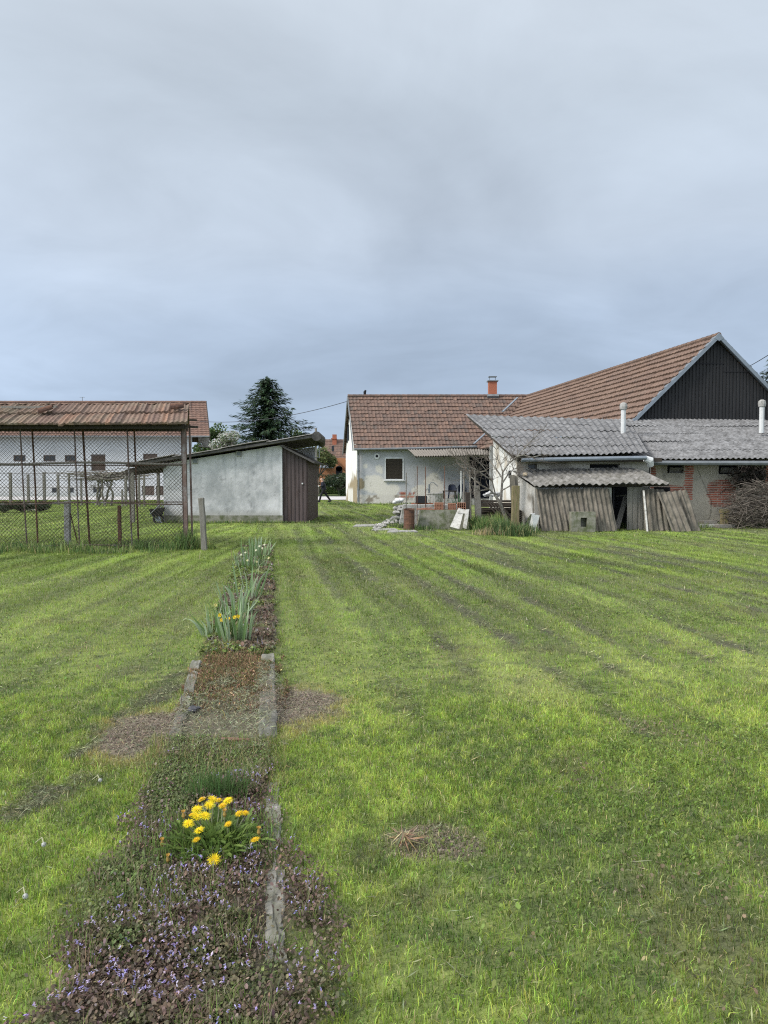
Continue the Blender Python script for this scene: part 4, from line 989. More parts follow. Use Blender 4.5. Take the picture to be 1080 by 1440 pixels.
    s = MB(); slab(s, [(sx0 - .05, 27.1, top(sx0) + .05), (sx1 + .30, 27.1, top(sx1 + .28) + .05), (sx1 + .30, 31.6, top(sx1 + .28) + .05), (sx0 - .05, 31.6, top(sx0) + .05)], .06); s.build('store_roof', 'roof_dark', so)
    s = MB(); x = X_(425, 27.3); box(s, (x, 27.36, Z_(680, 27.3)), (.05, .03, .05)); s.build('latch', 'white_paint', so)
    br = MB(); xx = X_(441, 31.7)
    tube(br, [(xx + .25, 31.6, 3.0), (xx + .25, 31.6, 2.45), (xx, 31.6, 2.45)], .025, 6); br.build('gutter_bracket', 'white_pipe', t)
    # open left bay: beams and stacked poles under the roof
    for k in range(4): bm = MB(); beam(bm, (x0 + .05, 27.2 + k * 1.6, roofz(x0) - .12), (xl + .1, 27.2 + k * 1.6, roofz(xl) - .12), .1, .14); bm.build('rafter', 'dark_wood', t)
    for k in range(14):
        z = 1.72 + .05 * (k % 4) + .04 * (k // 4); yy = 27.5 + .3 * (k % 5); bm = MB()
        beam(bm, (x0 - .2 + rnd.uniform(-.2, .2), yy, z - .03), (xl - .05, yy + .1, z + .16 + rnd.uniform(-.05, .08)), .09, .05); bm.build('stored_pole', 'dark_wood', t)
    for y in (27.4, 30.5): bm = MB(); beam(bm, (X_(187, 27.4), y, 0), (X_(187, 27.4), y, 1.85), .1, .1); bm.build('bay_post', 'grey_wood', t)
shed()

# ---- white house across the road, far left
def far_house():
    t = thing('white_house', 'long white house with red tiled roof and small windows across the road', 'house', (-18, 72, 0))
    Y = 72.0; xr = X_(271, Y); xl = -62; ez = Z_(613, Y)
    m = MB()
    def cf(u, z):
        c = np.tile(np.array([.44, .452, .455]), (*u.shape, 1)) * (.82 + .36 * fbm(u * .35, z * .6, 131, 5))[..., None]
        return mixc(c, [.46, .46, .45], 1 - sst(1.0, 1.1, z))
    wins = []
    spec = [(62, 79, 640, 649), (92, 107, 640, 649), (129, 149, 639, 662), (202, 222, 638, 650), (20, 37, 640, 649), (-20, 0, 639, 662), (-60, -42, 640, 649)]
    low = [(73, 80, 686, 693), (95, 104, 686, 693), (131, 145, 685, 693), (179, 182, 684, 691), (185.5, 188.5, 684, 691)]
    gar = [(200, 217, 683.5, 696.5), (219.5, 231, 683.5, 696.5)]
    H = [(X_(a, Y) - xl, Z_(d, Y), X_(b, Y) - xl, Z_(c, Y)) for a, b, c, d in spec + low + gar]
    wallgrid(m, (xl, Y, 0), (1, 0, 0), xr - xl, ez + .4, .25, cf, H, depth=.2, N=(0, -1, 0))
    UU = np.array([-.28, 1, 0]) / math.hypot(.28, 1); wallgrid(m, (xr, Y, 0), UU, 10, lambda u: ez + .3 + 3.4 * (1 - abs(u - 5) / 5), .5, cf)
    m.build('wall', 'attr_wall', t)
    for a, b, c, d in spec:
        o = window(t, X_(a, Y), X_(b, Y), Z_(d, Y), Z_(c, Y), Y + .1, 'shutter', 'shutter' if b - a > 18 else 'glass_dark', fw=.09, bars=1, slats=12 if d - c > 20 else 0)
    for a, b, c, d in low: window(t, X_(a, Y), X_(b, Y), Z_(d, Y), Z_(c, Y), Y + .1, 'zinc_dark', 'glass_dark', fw=.05)
    for a, b, c, d in gar:
        g = MB(); box(g, ((X_(a, Y) + X_(b, Y)) / 2, Y + .12, (Z_(c, Y) + Z_(d, Y)) / 2), (X_(b, Y) - X_(a, Y), .06, Z_(c, Y) - Z_(d, Y)))
        for k in range(4): box(g, (X_(a, Y) + (X_(b, Y) - X_(a, Y)) * (k + .5) / 4, Y + .085, (Z_(c, Y) + Z_(d, Y)) / 2), (.22, .02, .75))
        g.build('garage_door', 'shutter', t)
    r = MB(); rz = Z_(566, 77); x1 = X_(296, 71.2); x2 = X_(291, 77); x3 = 2 * x2 - x1
    tiles(r, ((xl, 71.2, ez - .05), (x1, 71.2, ez - .05), (x2, 77, rz), (xl, 77, rz)), n=18, tw=.4, lift=.05, seed=31)
    tiles(r, ((x3, 82.8, ez - .05), (xl, 82.8, ez - .05), (xl, 77, rz), (x2, 77, rz)), n=18, tw=.4, seed=32)
    ridge(r, (xl, 77, rz + .03), (x2, 77, rz + .03), r=.14, L=.5)
    ro = r.build('roof', 'tile_far', t)
    v = MB()
    beam(v, (x1 + .02, 71.1, ez - .25), (x2 + .02, 77, rz - .15), .08, .4); beam(v, (x2 + .02, 77, rz - .15), (x3 + .02, 82.9, ez - .25), .08, .4)
    v.build('verge_board', 'dark_wood', ro)
    a = MB(); x = X_(118, 77); beam(a, (x, 77, rz), (x, 77, rz + .55), .04, .04); beam(a, (x - .25, 77, rz + .52), (x + .25, 77, rz + .52), .03, .03); a.build('aerial', 'zinc_dark', ro)
    g = MB(); tube(g, [(xl, 71.1, ez - .1), (x1, 71.1, ez - .1)], .08, 6); tube(g, [(xr - .2, 71.9, ez), (xr - .2, 71.9, .2)], .06, 6); g.build('gutter', 'zinc_dark', t)
    b = MB(); box(b, (xr + 1.0, 75, Z_(628, 75)), (1.6, 3, .15)); box(b, (xr + .4, 73.4, Z_(615, 74)), (.25, .25, 1.2)); box(b, (xr + .9, 73.6, Z_(621, 74)), (.8, .06, .7)); b.build('balcony', 'concrete', t)
far_house()

# ---- orange brick house in the gap
def brick_house():
    t = thing('brick_house', 'orange brick house with steep brown roof seen in the gap beyond the road', 'house', (-8, 98, 0))
    Y = 98.0; X = lambda px: X_(px, Y); Z = lambda py: Z_(py, Y)
    def cb(u, z): return np.tile(np.array([.33, .15, .075]), (*u.shape, 1)) * (.8 + .4 * fbm(u, z, 141))[..., None]
    m = MB(); ww = X(486) - X(440)
    pk = X(459) - X(440)
    wallgrid(m, (X(440), Y, 0), (1, 0, 0), ww, lambda u: max(2.2, Z(637) - abs(u - pk) * 1.05 + .1), .25, cb)
    box(m, (X(480), Y + 5, 2.2), (9, 9.6, 4.4), col=(.36, .16, .08)); m.build('wall', 'attr_wall', t)
    r = MB(); rz = Z_(618, 104)
    tiles(r, ((X(448), 99, Z(668)), (X(520), 99, Z(668)), (X(520), 104, rz), (X(448), 104, rz)), n=14, tw=.5, seed=33)
    tiles(r, ((X(488), Y - .4, Z(662)), (X(488), 103, Z(662)), (X(459), 103, Z(633)), (X(459), Y - .4, Z(633))), n=9, tw=.5, seed=34)
    tiles(r, ((X(434), 103, Z(660)), (X(434), Y - .4, Z(660)), (X(459), Y - .4, Z(633)), (X(459), 103, Z(633))), n=9, tw=.5, seed=35)
    ro = r.build('roof', 'tile_house', t)
    for px, w_, top in ((466.5, 5.0, 614.5), (469, 2.6, 613)):
        pass
    c = MB(); box(c, (X(466.8), 103.5, Z_(620, 103.5)), (.55, .6, 1.7)); box(c, (X(466), 103.5, Z_(617, 103.5)), (.75, .75, .14)); c.build('chimney', 'brick', ro)
    c = MB(); box(c, (X(467), 99.8, Z(630)), (.3, .5, .7)); c.build('dormer_window', 'glass_dark', ro)
    c = MB(); slab(c, [(X(451), 96.4, Z(657.5)), (X(470), 96.4, Z(657.5)), (X(470), 98, Z(653)), (X(451), 98, Z(653))], .1); c.build('porch_roof', 'zinc', t)
    window(t, X(456.5), X(460.5), Z(654), Z(646), Y - .06, 'dark_wood', 'glass_dark', fw=.06, bars=1)
    c = MB(); box(c, (X(477), Y - .03, Z(664)), (.8, .05, 1.3)); tube(c, [(X(477), Y - .055, Z(659)), (X(477), Y, Z(659))], .4, 12); c.build('archway', 'dark', t)
    c = MB(); box(c, (X(478), Y - 1.6, 1.0), (2.6, 1.8, 2.0)); box(c, (X(487), Y - 1.2, 1.0), (1.1, 1.4, 1.9)); c.build('gate_shed', 'zinc_dark', t)
brick_house()
# ------------------------------------------------------------------ wire mesh run
def meshpanel(mb, O, U, W, z0, z1, pitch=.075, r=.0028):
    O = np.array(tuple(O), float); U = np.array(tuple(U), float); H = z1 - z0; N = np.cross(U, [0, 0, 1.])
    V = []; Fc = []; n = 0
    off = [U * r + 0, -U * .5 * r + N * r * .87, -U * .5 * r - N * r * .87]
    for s in (1, -1):
        for k in range(int(-H / pitch) - 1, int(W / pitch) + 2):
            a = k * pitch
            if s > 0: u0, v0, u1, v1 = a, 0, a + H, H
            else: u0, v0, u1, v1 = a + H, 0, a, H
            # clip to 0..W
            du = u1 - u0
            t0, t1 = 0., 1.
            for lim, sg in ((0, 1), (W, -1)):
                f0, f1 = (u0 - lim) * sg, (u1 - lim) * sg
                if f0 < 0 and f1 < 0: t1 = -1
                elif f0 < 0: t0 = max(t0, f0 / (f0 - f1))
                elif f1 < 0: t1 = min(t1, f0 / (f0 - f1))
            if t1 <= t0: continue
            sagz = lambda t: 0
            for t in (t0, t1):
                p = O + U * (u0 + du * t) + np.array([0, 0, z0 + v0 + (v1 - v0) * t]) + N * (.004 * s)
                for q in off: V.append(p + q)
            Fc += [(n, n + 1, n + 4, n + 3), (n + 1, n + 2, n + 5, n + 4), (n + 2, n, n + 3, n + 5)]; n += 6
    mb.add(V, Fc)
def halftile(mb, p0, p1, r=.1, up=(0, 0, 1), n=8):
    p0 = Vector(p0); p1 = Vector(p1); d = (p1 - p0).normalized(); up = Vector(up); sx = d.cross(up).normalized(); uz = sx.cross(d)
    V = []
    for p, rr in ((p0, r), (p1, r * .85)):
        for e in (rr, rr - .02):
            for k in range(n + 1):
                a = math.pi * k / n; V.append(tuple(p + sx * math.cos(a) * e + uz * math.sin(a) * e))
    m = n + 1; Fc = []
    for k in range(n):
        Fc += [(k, k + 1, 2 * m + k + 1, 2 * m + k), (m + k + 1, m + k, 3 * m + k, 3 * m + k + 1), (k + 1, k, m + k, m + k + 1), (2 * m + k, 2 * m + k + 1, 3 * m + k + 1, 3 * m + k)]
    Fc += [(0, 2 * m, 3 * m, m), (n, m + n, 3 * m + n, 2 * m + n)]
    mb.add(V, Fc)
def chicken_run():
    y0, y1 = 16.9, 18.05; xr = X_(262, y0); xl = -10.2
    t = thing('poultry_run', 'tall rusty framed wire mesh poultry run with a narrow tiled roof along its top', 'poultry run', (xr, y0, 0))
    for px0, px1, yy, w_, mt in ((30, 37, y0, .017, 'rust_pipe'), (106, 111, y0, .017, 'rust_pipe'), (180, 185, y0, .018, 'rust_pipe'), (-46, -40, y0, .017, 'rust_pipe'), (47, 52, y1, .022, 'rust'), (118, 125, y1, .026, 'rust'), (190, 194, y1, .021, 'rust'), (-25, -20, y1, .022, 'rust')):
        m = MB(); a = Vector((X_(px0, yy), yy, 2.72)); b = Vector((X_(px1, yy), yy, 0)); mid = (a + b) / 2 + Vector((rnd.uniform(-.02, .02), 0, 0)); tube(m, [a, mid, b], w_, 8); m.build('post', mt, t)
    m = MB()
    beam(m, (X_(259.5, y0), y0, 2.74), (X_(262, y0), y0, 0), .07, .075); beam(m, (X_(265.5, y0), y0 + .12, 2.74), (X_(268, y0), y0 + .12, 0), .035, .04); beam(m, (X_(256.5, y0) , y0 + .02, 2.74), (X_(258.5, y0), y0 + .02, 0), .05, .012)
    o = m.build('post', 'rust_pipe', t); o['label'] = 'thick rusty corner post'
    m = MB(); tube(m, [(X_(262, y1), y1, 2.7), (X_(262, y1), y1, 0)], .025, 8); m.build('post', 'rust', t)
    zr = (Z_(651.5, y0), Z_(708, y0), .06)
    for z, mt in zip(zr, ('grey_wood', 'rust_pipe', 'rust_pipe')):
        m = MB(); pts = [Vector((x, y0 + .03, z + .02 * math.sin(x * 1.7))) for x in np.linspace(xl, xr + .02, 16)]; tube(m, pts, .028 if mt == 'grey_wood' else .018, 6); m.build('rail', mt, t)
    for z in (zr[0] - .02, zr[1]):
        m = MB(); tube(m, [(xl, y1, z), (X_(262, y1), y1, z)], .014, 6); m.build('rail', 'rust', t)
    m = MB(); meshpanel(m, (xl, y0 - .03, 0), (1, 0, 0), xr - xl, .06, 2.68, pitch=.085, r=.005); meshpanel(m, (xl, y1 + .03, 0), (1, 0, 0), X_(262, y1) - xl, .06, 2.68, pitch=.085, r=.0036)
    m.build('wire_mesh', 'wire', t)
    m = MB(); xe = X_(266, 16.6); A = (xl, 16.55, Z_(598, 16.55)); B = (xe, 16.55, Z_(597, 16.55)); C = (X_(267, 17.75), 17.75, Z_(568.5, 17.75)); D_ = (xl, 17.75, Z_(570, 17.75))
    tiles(m, (A, B, C, D_), n=2, tw=.11, lift=.045, amp=.012, wob=.035, seed=41)
    D2 = (xl, 18.4, 2.75); C2 = (X_(267, 18.4), 18.4, 2.75); tiles(m, (C2, D2, D_, C), n=2, tw=.245, lift=.04, seed=42)
    ro = m.build('roof', 'tile_run', t, solid=.012)
    m = MB()
    for yy, zz in ((16.75, 2.665), (17.3, 2.83), (18.1, 2.70)): beam(m, (xl, yy, zz), (X_(265, yy), yy, zz), .07, .075)
    for x in np.arange(xl + .3, xe - .35, .8): beam(m, (x, 16.65, 2.70), (x, 17.72, 3.12), .06, .08)
    m.build('roof_beams', 'dark_wood', t)
chicken_run()
def loose_on_roof():
    for (a, b, r, lab) in ((P(55, 579.5, 17.05), P(75, 573.5, 17.1), .09, 'broken ridge tile lying tilted on the run roof near its batten'), (P(240, 574, 17.2), P(259, 571.5, 17.25), .10, 'dark loose ridge tile near the end of the run roof')):
        m = MB(); halftile(m, a, b, r, (0, -.45, .9)); tag(m.build('ridge_tile', 'tile_run' if 0 else 'rust', origin=a), lab, 'roof tile', 'loose ridge tiles on the run roof')
    m = MB(); a, b = P(2, 572.5, 17.45), P(80, 572, 17.45); beam(m, a, (a + b) / 2 + Vector((0, 0, -.015)), .06, .05); beam(m, (a + b) / 2 + Vector((0, 0, -.015)), b, .06, .05); tag(m.build('batten', 'grey_wood', origin=a), 'long grey batten lying along the tiled roof of the run', 'batten')
    m = MB(); a = P(266, 590.5, 16.75); beam(m, a, a + Vector((.13, .1, 0)), .06, .04); tag(m.build('roof_lath', 'dark_wood', origin=a), 'short upper lath end sticking out past the run roof', 'lath'); m = MB(); beam(m, a + Vector((-.02, .1, -.14)), a + Vector((.16, .1, -.15)), .09, .05); tag(m.build('roof_lath', 'dark_wood', origin=a), 'thick lower lath end sticking out past the run roof', 'lath') 
loose_on_roof()

def post(name, label, cat, px, ytop, Y, w, mat, lean=(0, 0), group=None, z0=-.1, d=None, round_=False):
    x = X_(px, Y); zt = Z_(ytop, Y); m = MB(); n = 9
    for k in range(1):
        zs = np.linspace(z0, zt, n)
        pts = [Vector((x + lean[0] * (z / max(zt, .1)) + rnd.uniform(-.006, .006), Y + lean[1] * (z / max(zt, .1)), z)) for z in zs]
        if round_: tube(m, pts, [w / 2 * (1 + rnd.uniform(-.06, .06)) for _ in zs], 8)
        else:
            tube(m, pts, [w * .62 * (1 + rnd.uniform(-.05, .05)) for _ in zs], 4)
            # turn the four-sided section square to the viewer
            c = np.array([x, Y, 0]); V = m.v[-1]; cc = np.repeat(np.array([tuple(p) for p in pts]), 4, 0); q = V - cc; a = R(45); V[:, 0] = cc[:, 0] + q[:, 0] * math.cos(a) - q[:, 1] * math.sin(a); V[:, 1] = cc[:, 1] + q[:, 0] * math.sin(a) + q[:, 1] * math.cos(a)
    o = m.build(name, mat, origin=(x, Y, 0), bevel=.012 if not round_ else 0); tag(o, label, cat, group); return o
post('concrete_post', 'short pale concrete post standing inside the wire mesh run', 'post', 94.5, 705, 17.35, .14, 'concrete')
post('wooden_post', 'weathered square post with split top beyond the corner of the run', 'post', 287, 700, 16.5, .13, 'grey_wood', lean=(-.06, 0))
post('rusty_post', 'thin rusty post between the mesh panels of the run', 'post', 167.5, 711, 17.5, .085, 'rust', lean=(0, 0))
m = MB(); beam(m, P(99, 722, 17.35), Vector((X_(108, 17.4), 17.45, .0)), .02, .02); tag(m.build('brace_wire', 'rust', origin=P(99, 722, 17.35)), 'thin rusty brace slanting down from the concrete post', 'brace')

# ---- vineyard behind the run
vp = [(-22, 666, .16, 'grey vine post just beyond the picture edge'), (15, 664.5, .17, 'first grey vine post from the picture edge seen through the mesh'), (40, 667, .15, 'second grey vine post from the picture edge seen through the mesh'), (62.5, 664, .17, 'third grey vine post from the edge, under the first small windows'), (82, 667, .15, 'vine post between the two small window pairs of the white house'), (97.5, 667, .13, 'vine post under the second small window pair of the white house'), (114.5, 672, .12, 'thin vine post just left of the gnarled vine'), (172, 688, .11, 'short stump of a vine post right of the gnarled vine'), (177, 664, .16, 'vine post where the long vine arms begin'), (184.5, 664, .15, 'vine post next to the dark beams of the shed bay'), (195.5, 664, .14, 'vine post beneath the shed roof overhang'), (203, 665, .12, 'last vine post before the grey shed wall')]
for px, yt, w_, lab in vp:
    post('vine_post', lab, 'post', px, yt, 46 + rnd.uniform(-2, 2), w_, 'grey_wood', group='vine posts in the garden behind the run')
def vine():
    t = thing('grape_vine', 'gnarled leafless grape vine with twisted trunks trained along wires', 'vine', (X_(143, 46), 46, 0))
    r = random.Random(5); m = MB()
    for px in (135, 140, 144, 150, 155):
        p = Vector((X_(px, 46), 46 + r.uniform(-.3, .3), 0)); pts = [p]
        for k in range(7): p = p + Vector((r.uniform(-.12, .12), r.uniform(-.1, .1), .27)); pts.append(p)
        tube(m, pts, [.08, .07, .07, .06, .06, .05, .05, .04], 6)
    m.build('trunk', 'bark', t)
    m = MB()
    for k in range(70):
        x0 = X_(r.uniform(125, 175), 46); p = Vector((x0, 46 + r.uniform(-.4, .4), r.uniform(1.55, 2.0))); pts = [p]; d = r.choice([-1, 1, 1])
        for q in range(r.randint(4, 9)):
            p = p + Vector((d * r.uniform(.12, .4), r.uniform(-.1, .1), r.uniform(-.06, .085))); pts.append(p)
        tube(m, pts, [.035 - .003 * q for q in range(len(pts))], 5)
    for k in range(40):
        x0 = X_(r.uniform(128, 160), 46); p = Vector((x0, 46, r.uniform(1.2, 1.8))); pts = [p]
        for q in range(5): p = p + Vector((r.uniform(-.15, .15), r.uniform(-.1, .1), r.uniform(-.12, .1))); pts.append(p)
        tube(m, pts, .02, 5)
    m.build('branches', 'bark', t)
vine()
m = MB()
for z in (1.95, 1.12, 1.55): tube(m, [(X_(-30, 46), 46, z), (X_(120, 46), 46, z - .03), (X_(206, 46), 46, z)], .012, 5)
tag(m.build('trellis_wire', 'wire', origin=(X_(100, 46), 46, 0)), 'sagging trellis wires strung between the vine posts', 'wire')

# ------------------------------------------------------------------ vegetation
def leafcloud(B, c, rad, n, size, col, cs=.3, squash=1.0, shell=.35):
    u = rng.normal(0, 1, (n, 3)); u /= np.linalg.norm(u, axis=1)[:, None]
    r = rng.uniform(shell, 1, n) ** .6
    p = np.array(c) + u * r[:, None] * np.array(rad)
    a = rng.normal(0, 1, (n, 3)); a /= np.linalg.norm(a, axis=1)[:, None]
    b = np.cross(a, rng.normal(0, 1, (n, 3))); b /= np.linalg.norm(b, axis=1)[:, None]
    s = size * rng.uniform(.6, 1.3, n)[:, None]
    B.quad3(p, a * s, b * s * .6, jitcol(np.array(col), n, cs, .07))
def spruce(name, label, x, y, H, Rb, n_wh=30, col=(.042, .07, .036), seed=1, zmin=1.2):
    t = thing(name, label, 'tree', (x, y, 0)); r = random.Random(seed)
    m = MB(); tube(m, [(x, y, -.1), (x + .05, y, H * .5), (x, y, H * .98)], [.22, .13, .02], 8); m.build('trunk', 'bark', t)
    B = Blades(); C, A, Bx = [], [], []; tw = MB()
    for k in range(n_wh):
        h = zmin + (H - zmin) * (k / n_wh) ** .92; f = 1 - (h - zmin) / (H - zmin)
        nb = r.randint(7, 11); a0 = r.uniform(0, 6.28)
        for j in range(nb):
            a = a0 + 6.283 * j / nb + r.uniform(-.25, .25); L = (Rb * .30) * ((H - h) ** .58) * r.choice([.45, .8, .9, 1.0, 1.05, 1.22]) * r.uniform(.88, 1.1) + .12
            ns = max(3, int(L / .16))
            for q in range(ns):
                s = (q + .6) / ns; rr = L * s; z = h + .16 * L * s - .42 * L * s * s + .12 * L * s ** 4 * 2
                px_, py_, pz_ = x + math.cos(a) * rr, y + math.sin(a) * rr, z
                for w_ in range(5):
                    sd = r.uniform(-1, 1) * (1 - s * .6) * .32 * (L ** .5)
                    C.append((px_ - math.sin(a) * sd + r.gauss(0, .05), py_ + math.cos(a) * sd + r.gauss(0, .05), pz_ + r.gauss(0, .07) - abs(sd) * .25))
                    da = a + sd * 1.6 + r.gauss(0, .3); l = r.uniform(.14, .30); dz = r.uniform(-.65, .15)
                    A.append((math.cos(da) * l, math.sin(da) * l, dz * l)); Bx.append((-math.sin(da) * l * .33, math.cos(da) * l * .33, r.uniform(-.1, .1) * l))
    for k in range(60):
        z = H - r.uniform(0, .8); C.append((x + r.gauss(0, .06), y + r.gauss(0, .06), z)); A.append((r.gauss(0, .05), r.gauss(0, .05), .16)); Bx.append((.04, .02, 0))
    C, A, Bx = map(np.array, (C, A, Bx))
    B.quad3(C, A, Bx, jitcol(np.array(col), len(C), .38, .1))
    o = B.build('crown', 'leaf', None, t, (x, y, 0)); return t
spruce('spruce_tree', 'dark blue green spruce tree rising behind the grey shed', X_(376, 74), 74, Z_(530, 74), 4.7, 34, seed=3)
spruce('spruce_tree', 'tall pale green conifer beyond the barn gable', X_(1092, 62), 62, Z_(494, 62), 2.9, 30, col=(.05, .075, .035), seed=9)
def broadleaf(name, label, x, y, H, Rc, n=3500, size=.16, col=(.07, .11, .035), blossom=None, cat='tree', seed=1, base=.35, clusters=22):
    t = thing(name, label, cat, (x, y, 0)); r = random.Random(seed); m = MB(); B = Blades()
    top = Vector((x, y, H * base)); tube(m, [(x, y, -.1), (x + .06, y, H * base * .6), tuple(top)], [.05 * H ** .8 * .5, .04 * H ** .8 * .5, .03 * H ** .8 * .5], 7)
    for k in range(clusters):
        a = r.uniform(0, 6.28); zz = r.uniform(-.15, 1); rr = Rc * math.sqrt(max(.05, 1 - (zz * .95) ** 2)) * r.uniform(.35, .95)
        c = Vector((x + math.cos(a) * rr, y + math.sin(a) * rr, H * base + (H * (1 - base) - .2 * Rc) * (zz * .5 + .5) * r.uniform(.85, 1.0)))
        mid = (top + c) / 2 + Vector((r.uniform(-.2, .2), r.uniform(-.2, .2), r.uniform(-.1, .3))); tube(m, [top, mid, c], [.05, .035, .015], 5)
        s = Rc * r.uniform(.26, .46); cl = np.array(col) * r.uniform(.7, 1.35)
        leafcloud(B, tuple(c), (s, s, s * .8), n // clusters, size, cl)
        if blossom: leafcloud(B, tuple(c + Vector((0, 0, .05))), (s * 1.05, s * 1.05, s * .85), int(n // clusters * 1.2), size * .7, blossom, .12)
    m.build('trunk', 'bark', t); B.build('crown', 'leaf', None, t, (x, y, 0)); return t
broadleaf('blossom_tree', 'white blossoming fruit tree between the red roofed house and the spruce', X_(319, 66), 66, Z_(602, 66), 1.35, 3600, .09, (.11, .14, .07), (.56, .55, .52), seed=2)
broadleaf('tree', 'round green leafed tree beside the gable of the white house', X_(298, 86), 86, Z_(596, 86), 2.6, 4200, .17, (.075, .12, .04), seed=4)
broadleaf('tree', 'young yellow green tree beyond the shed roof end', X_(448, 82), 82, Z_(625, 82), 1.7, 3400, .13, (.12, .14, .055), seed=6)
broadleaf('bush', 'light green shrub half hidden by the spruce', X_(418, 84), 84, Z_(603, 84), 1.3, 1800, .14, (.13, .17, .06), seed=8)
broadleaf('bush', 'grey green garden bush between the walking man and the farmhouse gable', X_(476, 79), 79, Z_(664, 79), 1.6, 2600, .14, (.10, .125, .07), cat='bush', seed=12, base=.2)
broadleaf('bush', 'low green hedge bush beside the gap house wall', X_(487, 74), 74, Z_(688, 74), .9, 900, .10, (.05, .085, .03), cat='bush', seed=13, base=.1)
for k, (px, lab) in enumerate(((4, 'low dark bush at the picture edge behind the run'), (24, 'rounded dark bush behind the run beside the low dark one'), (42, 'small dark bush nearest the pale stones behind the run'))):
    broadleaf('bush', lab, X_(px, 36), 36 + k * .5, .55, .5, 1300, .05, (.035, .06, .025), cat='bush', seed=20 + k, base=.1)
m = MB()
for k in range(26):
    x = X_(rnd.uniform(34, 62), 39); tube(m, [(x, 39 + rnd.uniform(-.5, .5), 0), (x + .05, 39.1, rnd.uniform(.08, .22))], [rnd.uniform(.08, .18), .03], 6)
tag(m.build('stones', 'white_board', origin=(X_(48, 39), 39, 0)), 'scatter of pale stones on the grass behind the run', 'stones', kind='stuff')

def bare_tree():
    t = thing('fruit_tree', 'small bare fruit tree with crooked lichen grey branches before the white end wall', 'tree', (X_(713, 24.2), 24.2, 0))
    r = random.Random(21); m = MB(); tw = MB(); Y = 24.0
    def Q(px, py, dy=0): return P(px, py, Y + dy)
    trunk = [Q(714, 738), Q(709, 722), Q(703, 708, -.1), Q(697, 697, -.1)]
    tube(m, [Vector((X_(716, Y), Y, -.1))] + trunk, [.072, .066, .058, .05, .045], 8)
    t2 = [Q(704, 710), Q(705, 695, .15), Q(706, 680, .2), Q(707, 664, .25)]; tube(m, t2, [.05, .042, .034, .028], 7)
    limbs = [([(697, 697), (688, 688), (676, 682), (668, 670)], -.4), ([(707, 664), (715, 652), (727, 642), (736, 632), (745, 622), (757, 610)], .1), ([(707, 664), (704, 654), (700, 646), (698, 632)], .3), ([(706, 680), (714, 668), (722, 660), (732, 657)], .3),
             ([(697, 697), (692, 676), (684, 662), (676, 652), (668, 645)], -.2), ([(688, 688), (676, 690), (664, 683), (655, 672)], -.5), ([(692, 676), (680, 668), (668, 660), (655, 655), (643, 651), (640, 645)], -.4), ([(706, 672), (698, 660), (690, 650), (686, 640)], .5),
             ([(684, 662), (674, 664), (664, 664)], .2), ([(705, 690), (716, 684), (724, 676), (728, 670)], .1), ([(727, 642), (736, 640), (748, 643), (762, 640)], -.2), ([(676, 682), (664, 672), (656, 662), (653, 650)], .3)]
    def tw_(p, d, L, rad, dep):
        pts = [p]; n = 4
        for k in range(n):
            d = (d + Vector((r.gauss(0, .22), r.gauss(0, .22), r.gauss(.06, .2)))).normalized(); p = p + d * L / n; pts.append(p)
            if dep > 0 and r.random() < .6: tw_(p, (d + Vector((r.gauss(0, .7), r.gauss(0, .7), r.gauss(.2, .5)))).normalized(), L * .6, rad * .6, dep - 1)
        tube(tw, pts, [rad * (1 - .17 * k) for k in range(n + 1)], 5)
    for L, dy in limbs:
        pts = [Q(a, b, dy * (k / (len(L) - 1))) for k, (a, b) in enumerate(L)]
        tube(m, pts, [.027 - .019 * k / (len(pts) - 1) for k in range(len(pts))], 6)
        for k in range(1, len(pts)):
            for q in range(4): tw_(pts[k], (pts[k] - pts[k - 1]).normalized() + Vector((r.gauss(0, .7), r.gauss(0, .7), r.gauss(.1, .5))), r.uniform(.25, .7), .008, 1)
    m.build('trunk', 'bark', t); tw.build('twigs', 'twig', t)
bare_tree()
def brush():
    t = thing('brush_pile', 'heap of tangled dry brushwood piled against the outbuilding wall', 'brush pile', (11.6, 24.4, 0))
    r = random.Random(31); m = MB(); d = MB()
    cx, cy = X_(1066, 24.4), 24.4
    for k in range(900):
        a = r.uniform(0, 6.28); q = r.uniform(0, 1) ** .5; x = cx + math.cos(a) * q * 1.05; y = cy + math.sin(a) * q * .7
        top = 1.45 * math.sqrt(max(0, 1 - q * q)) * (1 if x < cx + .2 else 1.05); z = r.uniform(.02, 1) ** .7 * top
        h = r.uniform(0, 6.28); L = r.uniform(.25, .9); e = r.gauss(0, .35); p = Vector((x, y, z)); dirv = Vector((math.cos(h), math.sin(h) * .6, e)).normalized()
        pts = [p - dirv * L / 2, p + Vector((r.gauss(0, .05), r.gauss(0, .05), r.gauss(.03, .05))), p + dirv * L / 2]
        pts = [Vector((v.x, v.y, max(v.z, .01))) for v in pts]
        tube(m if r.random() < .6 else d, pts, [r.uniform(.006, .015), .008, .004], 4, cap=False)
    m.build('twigs', 'twig', t); d.build('old_twigs', 'dark_wood', t)
brush()
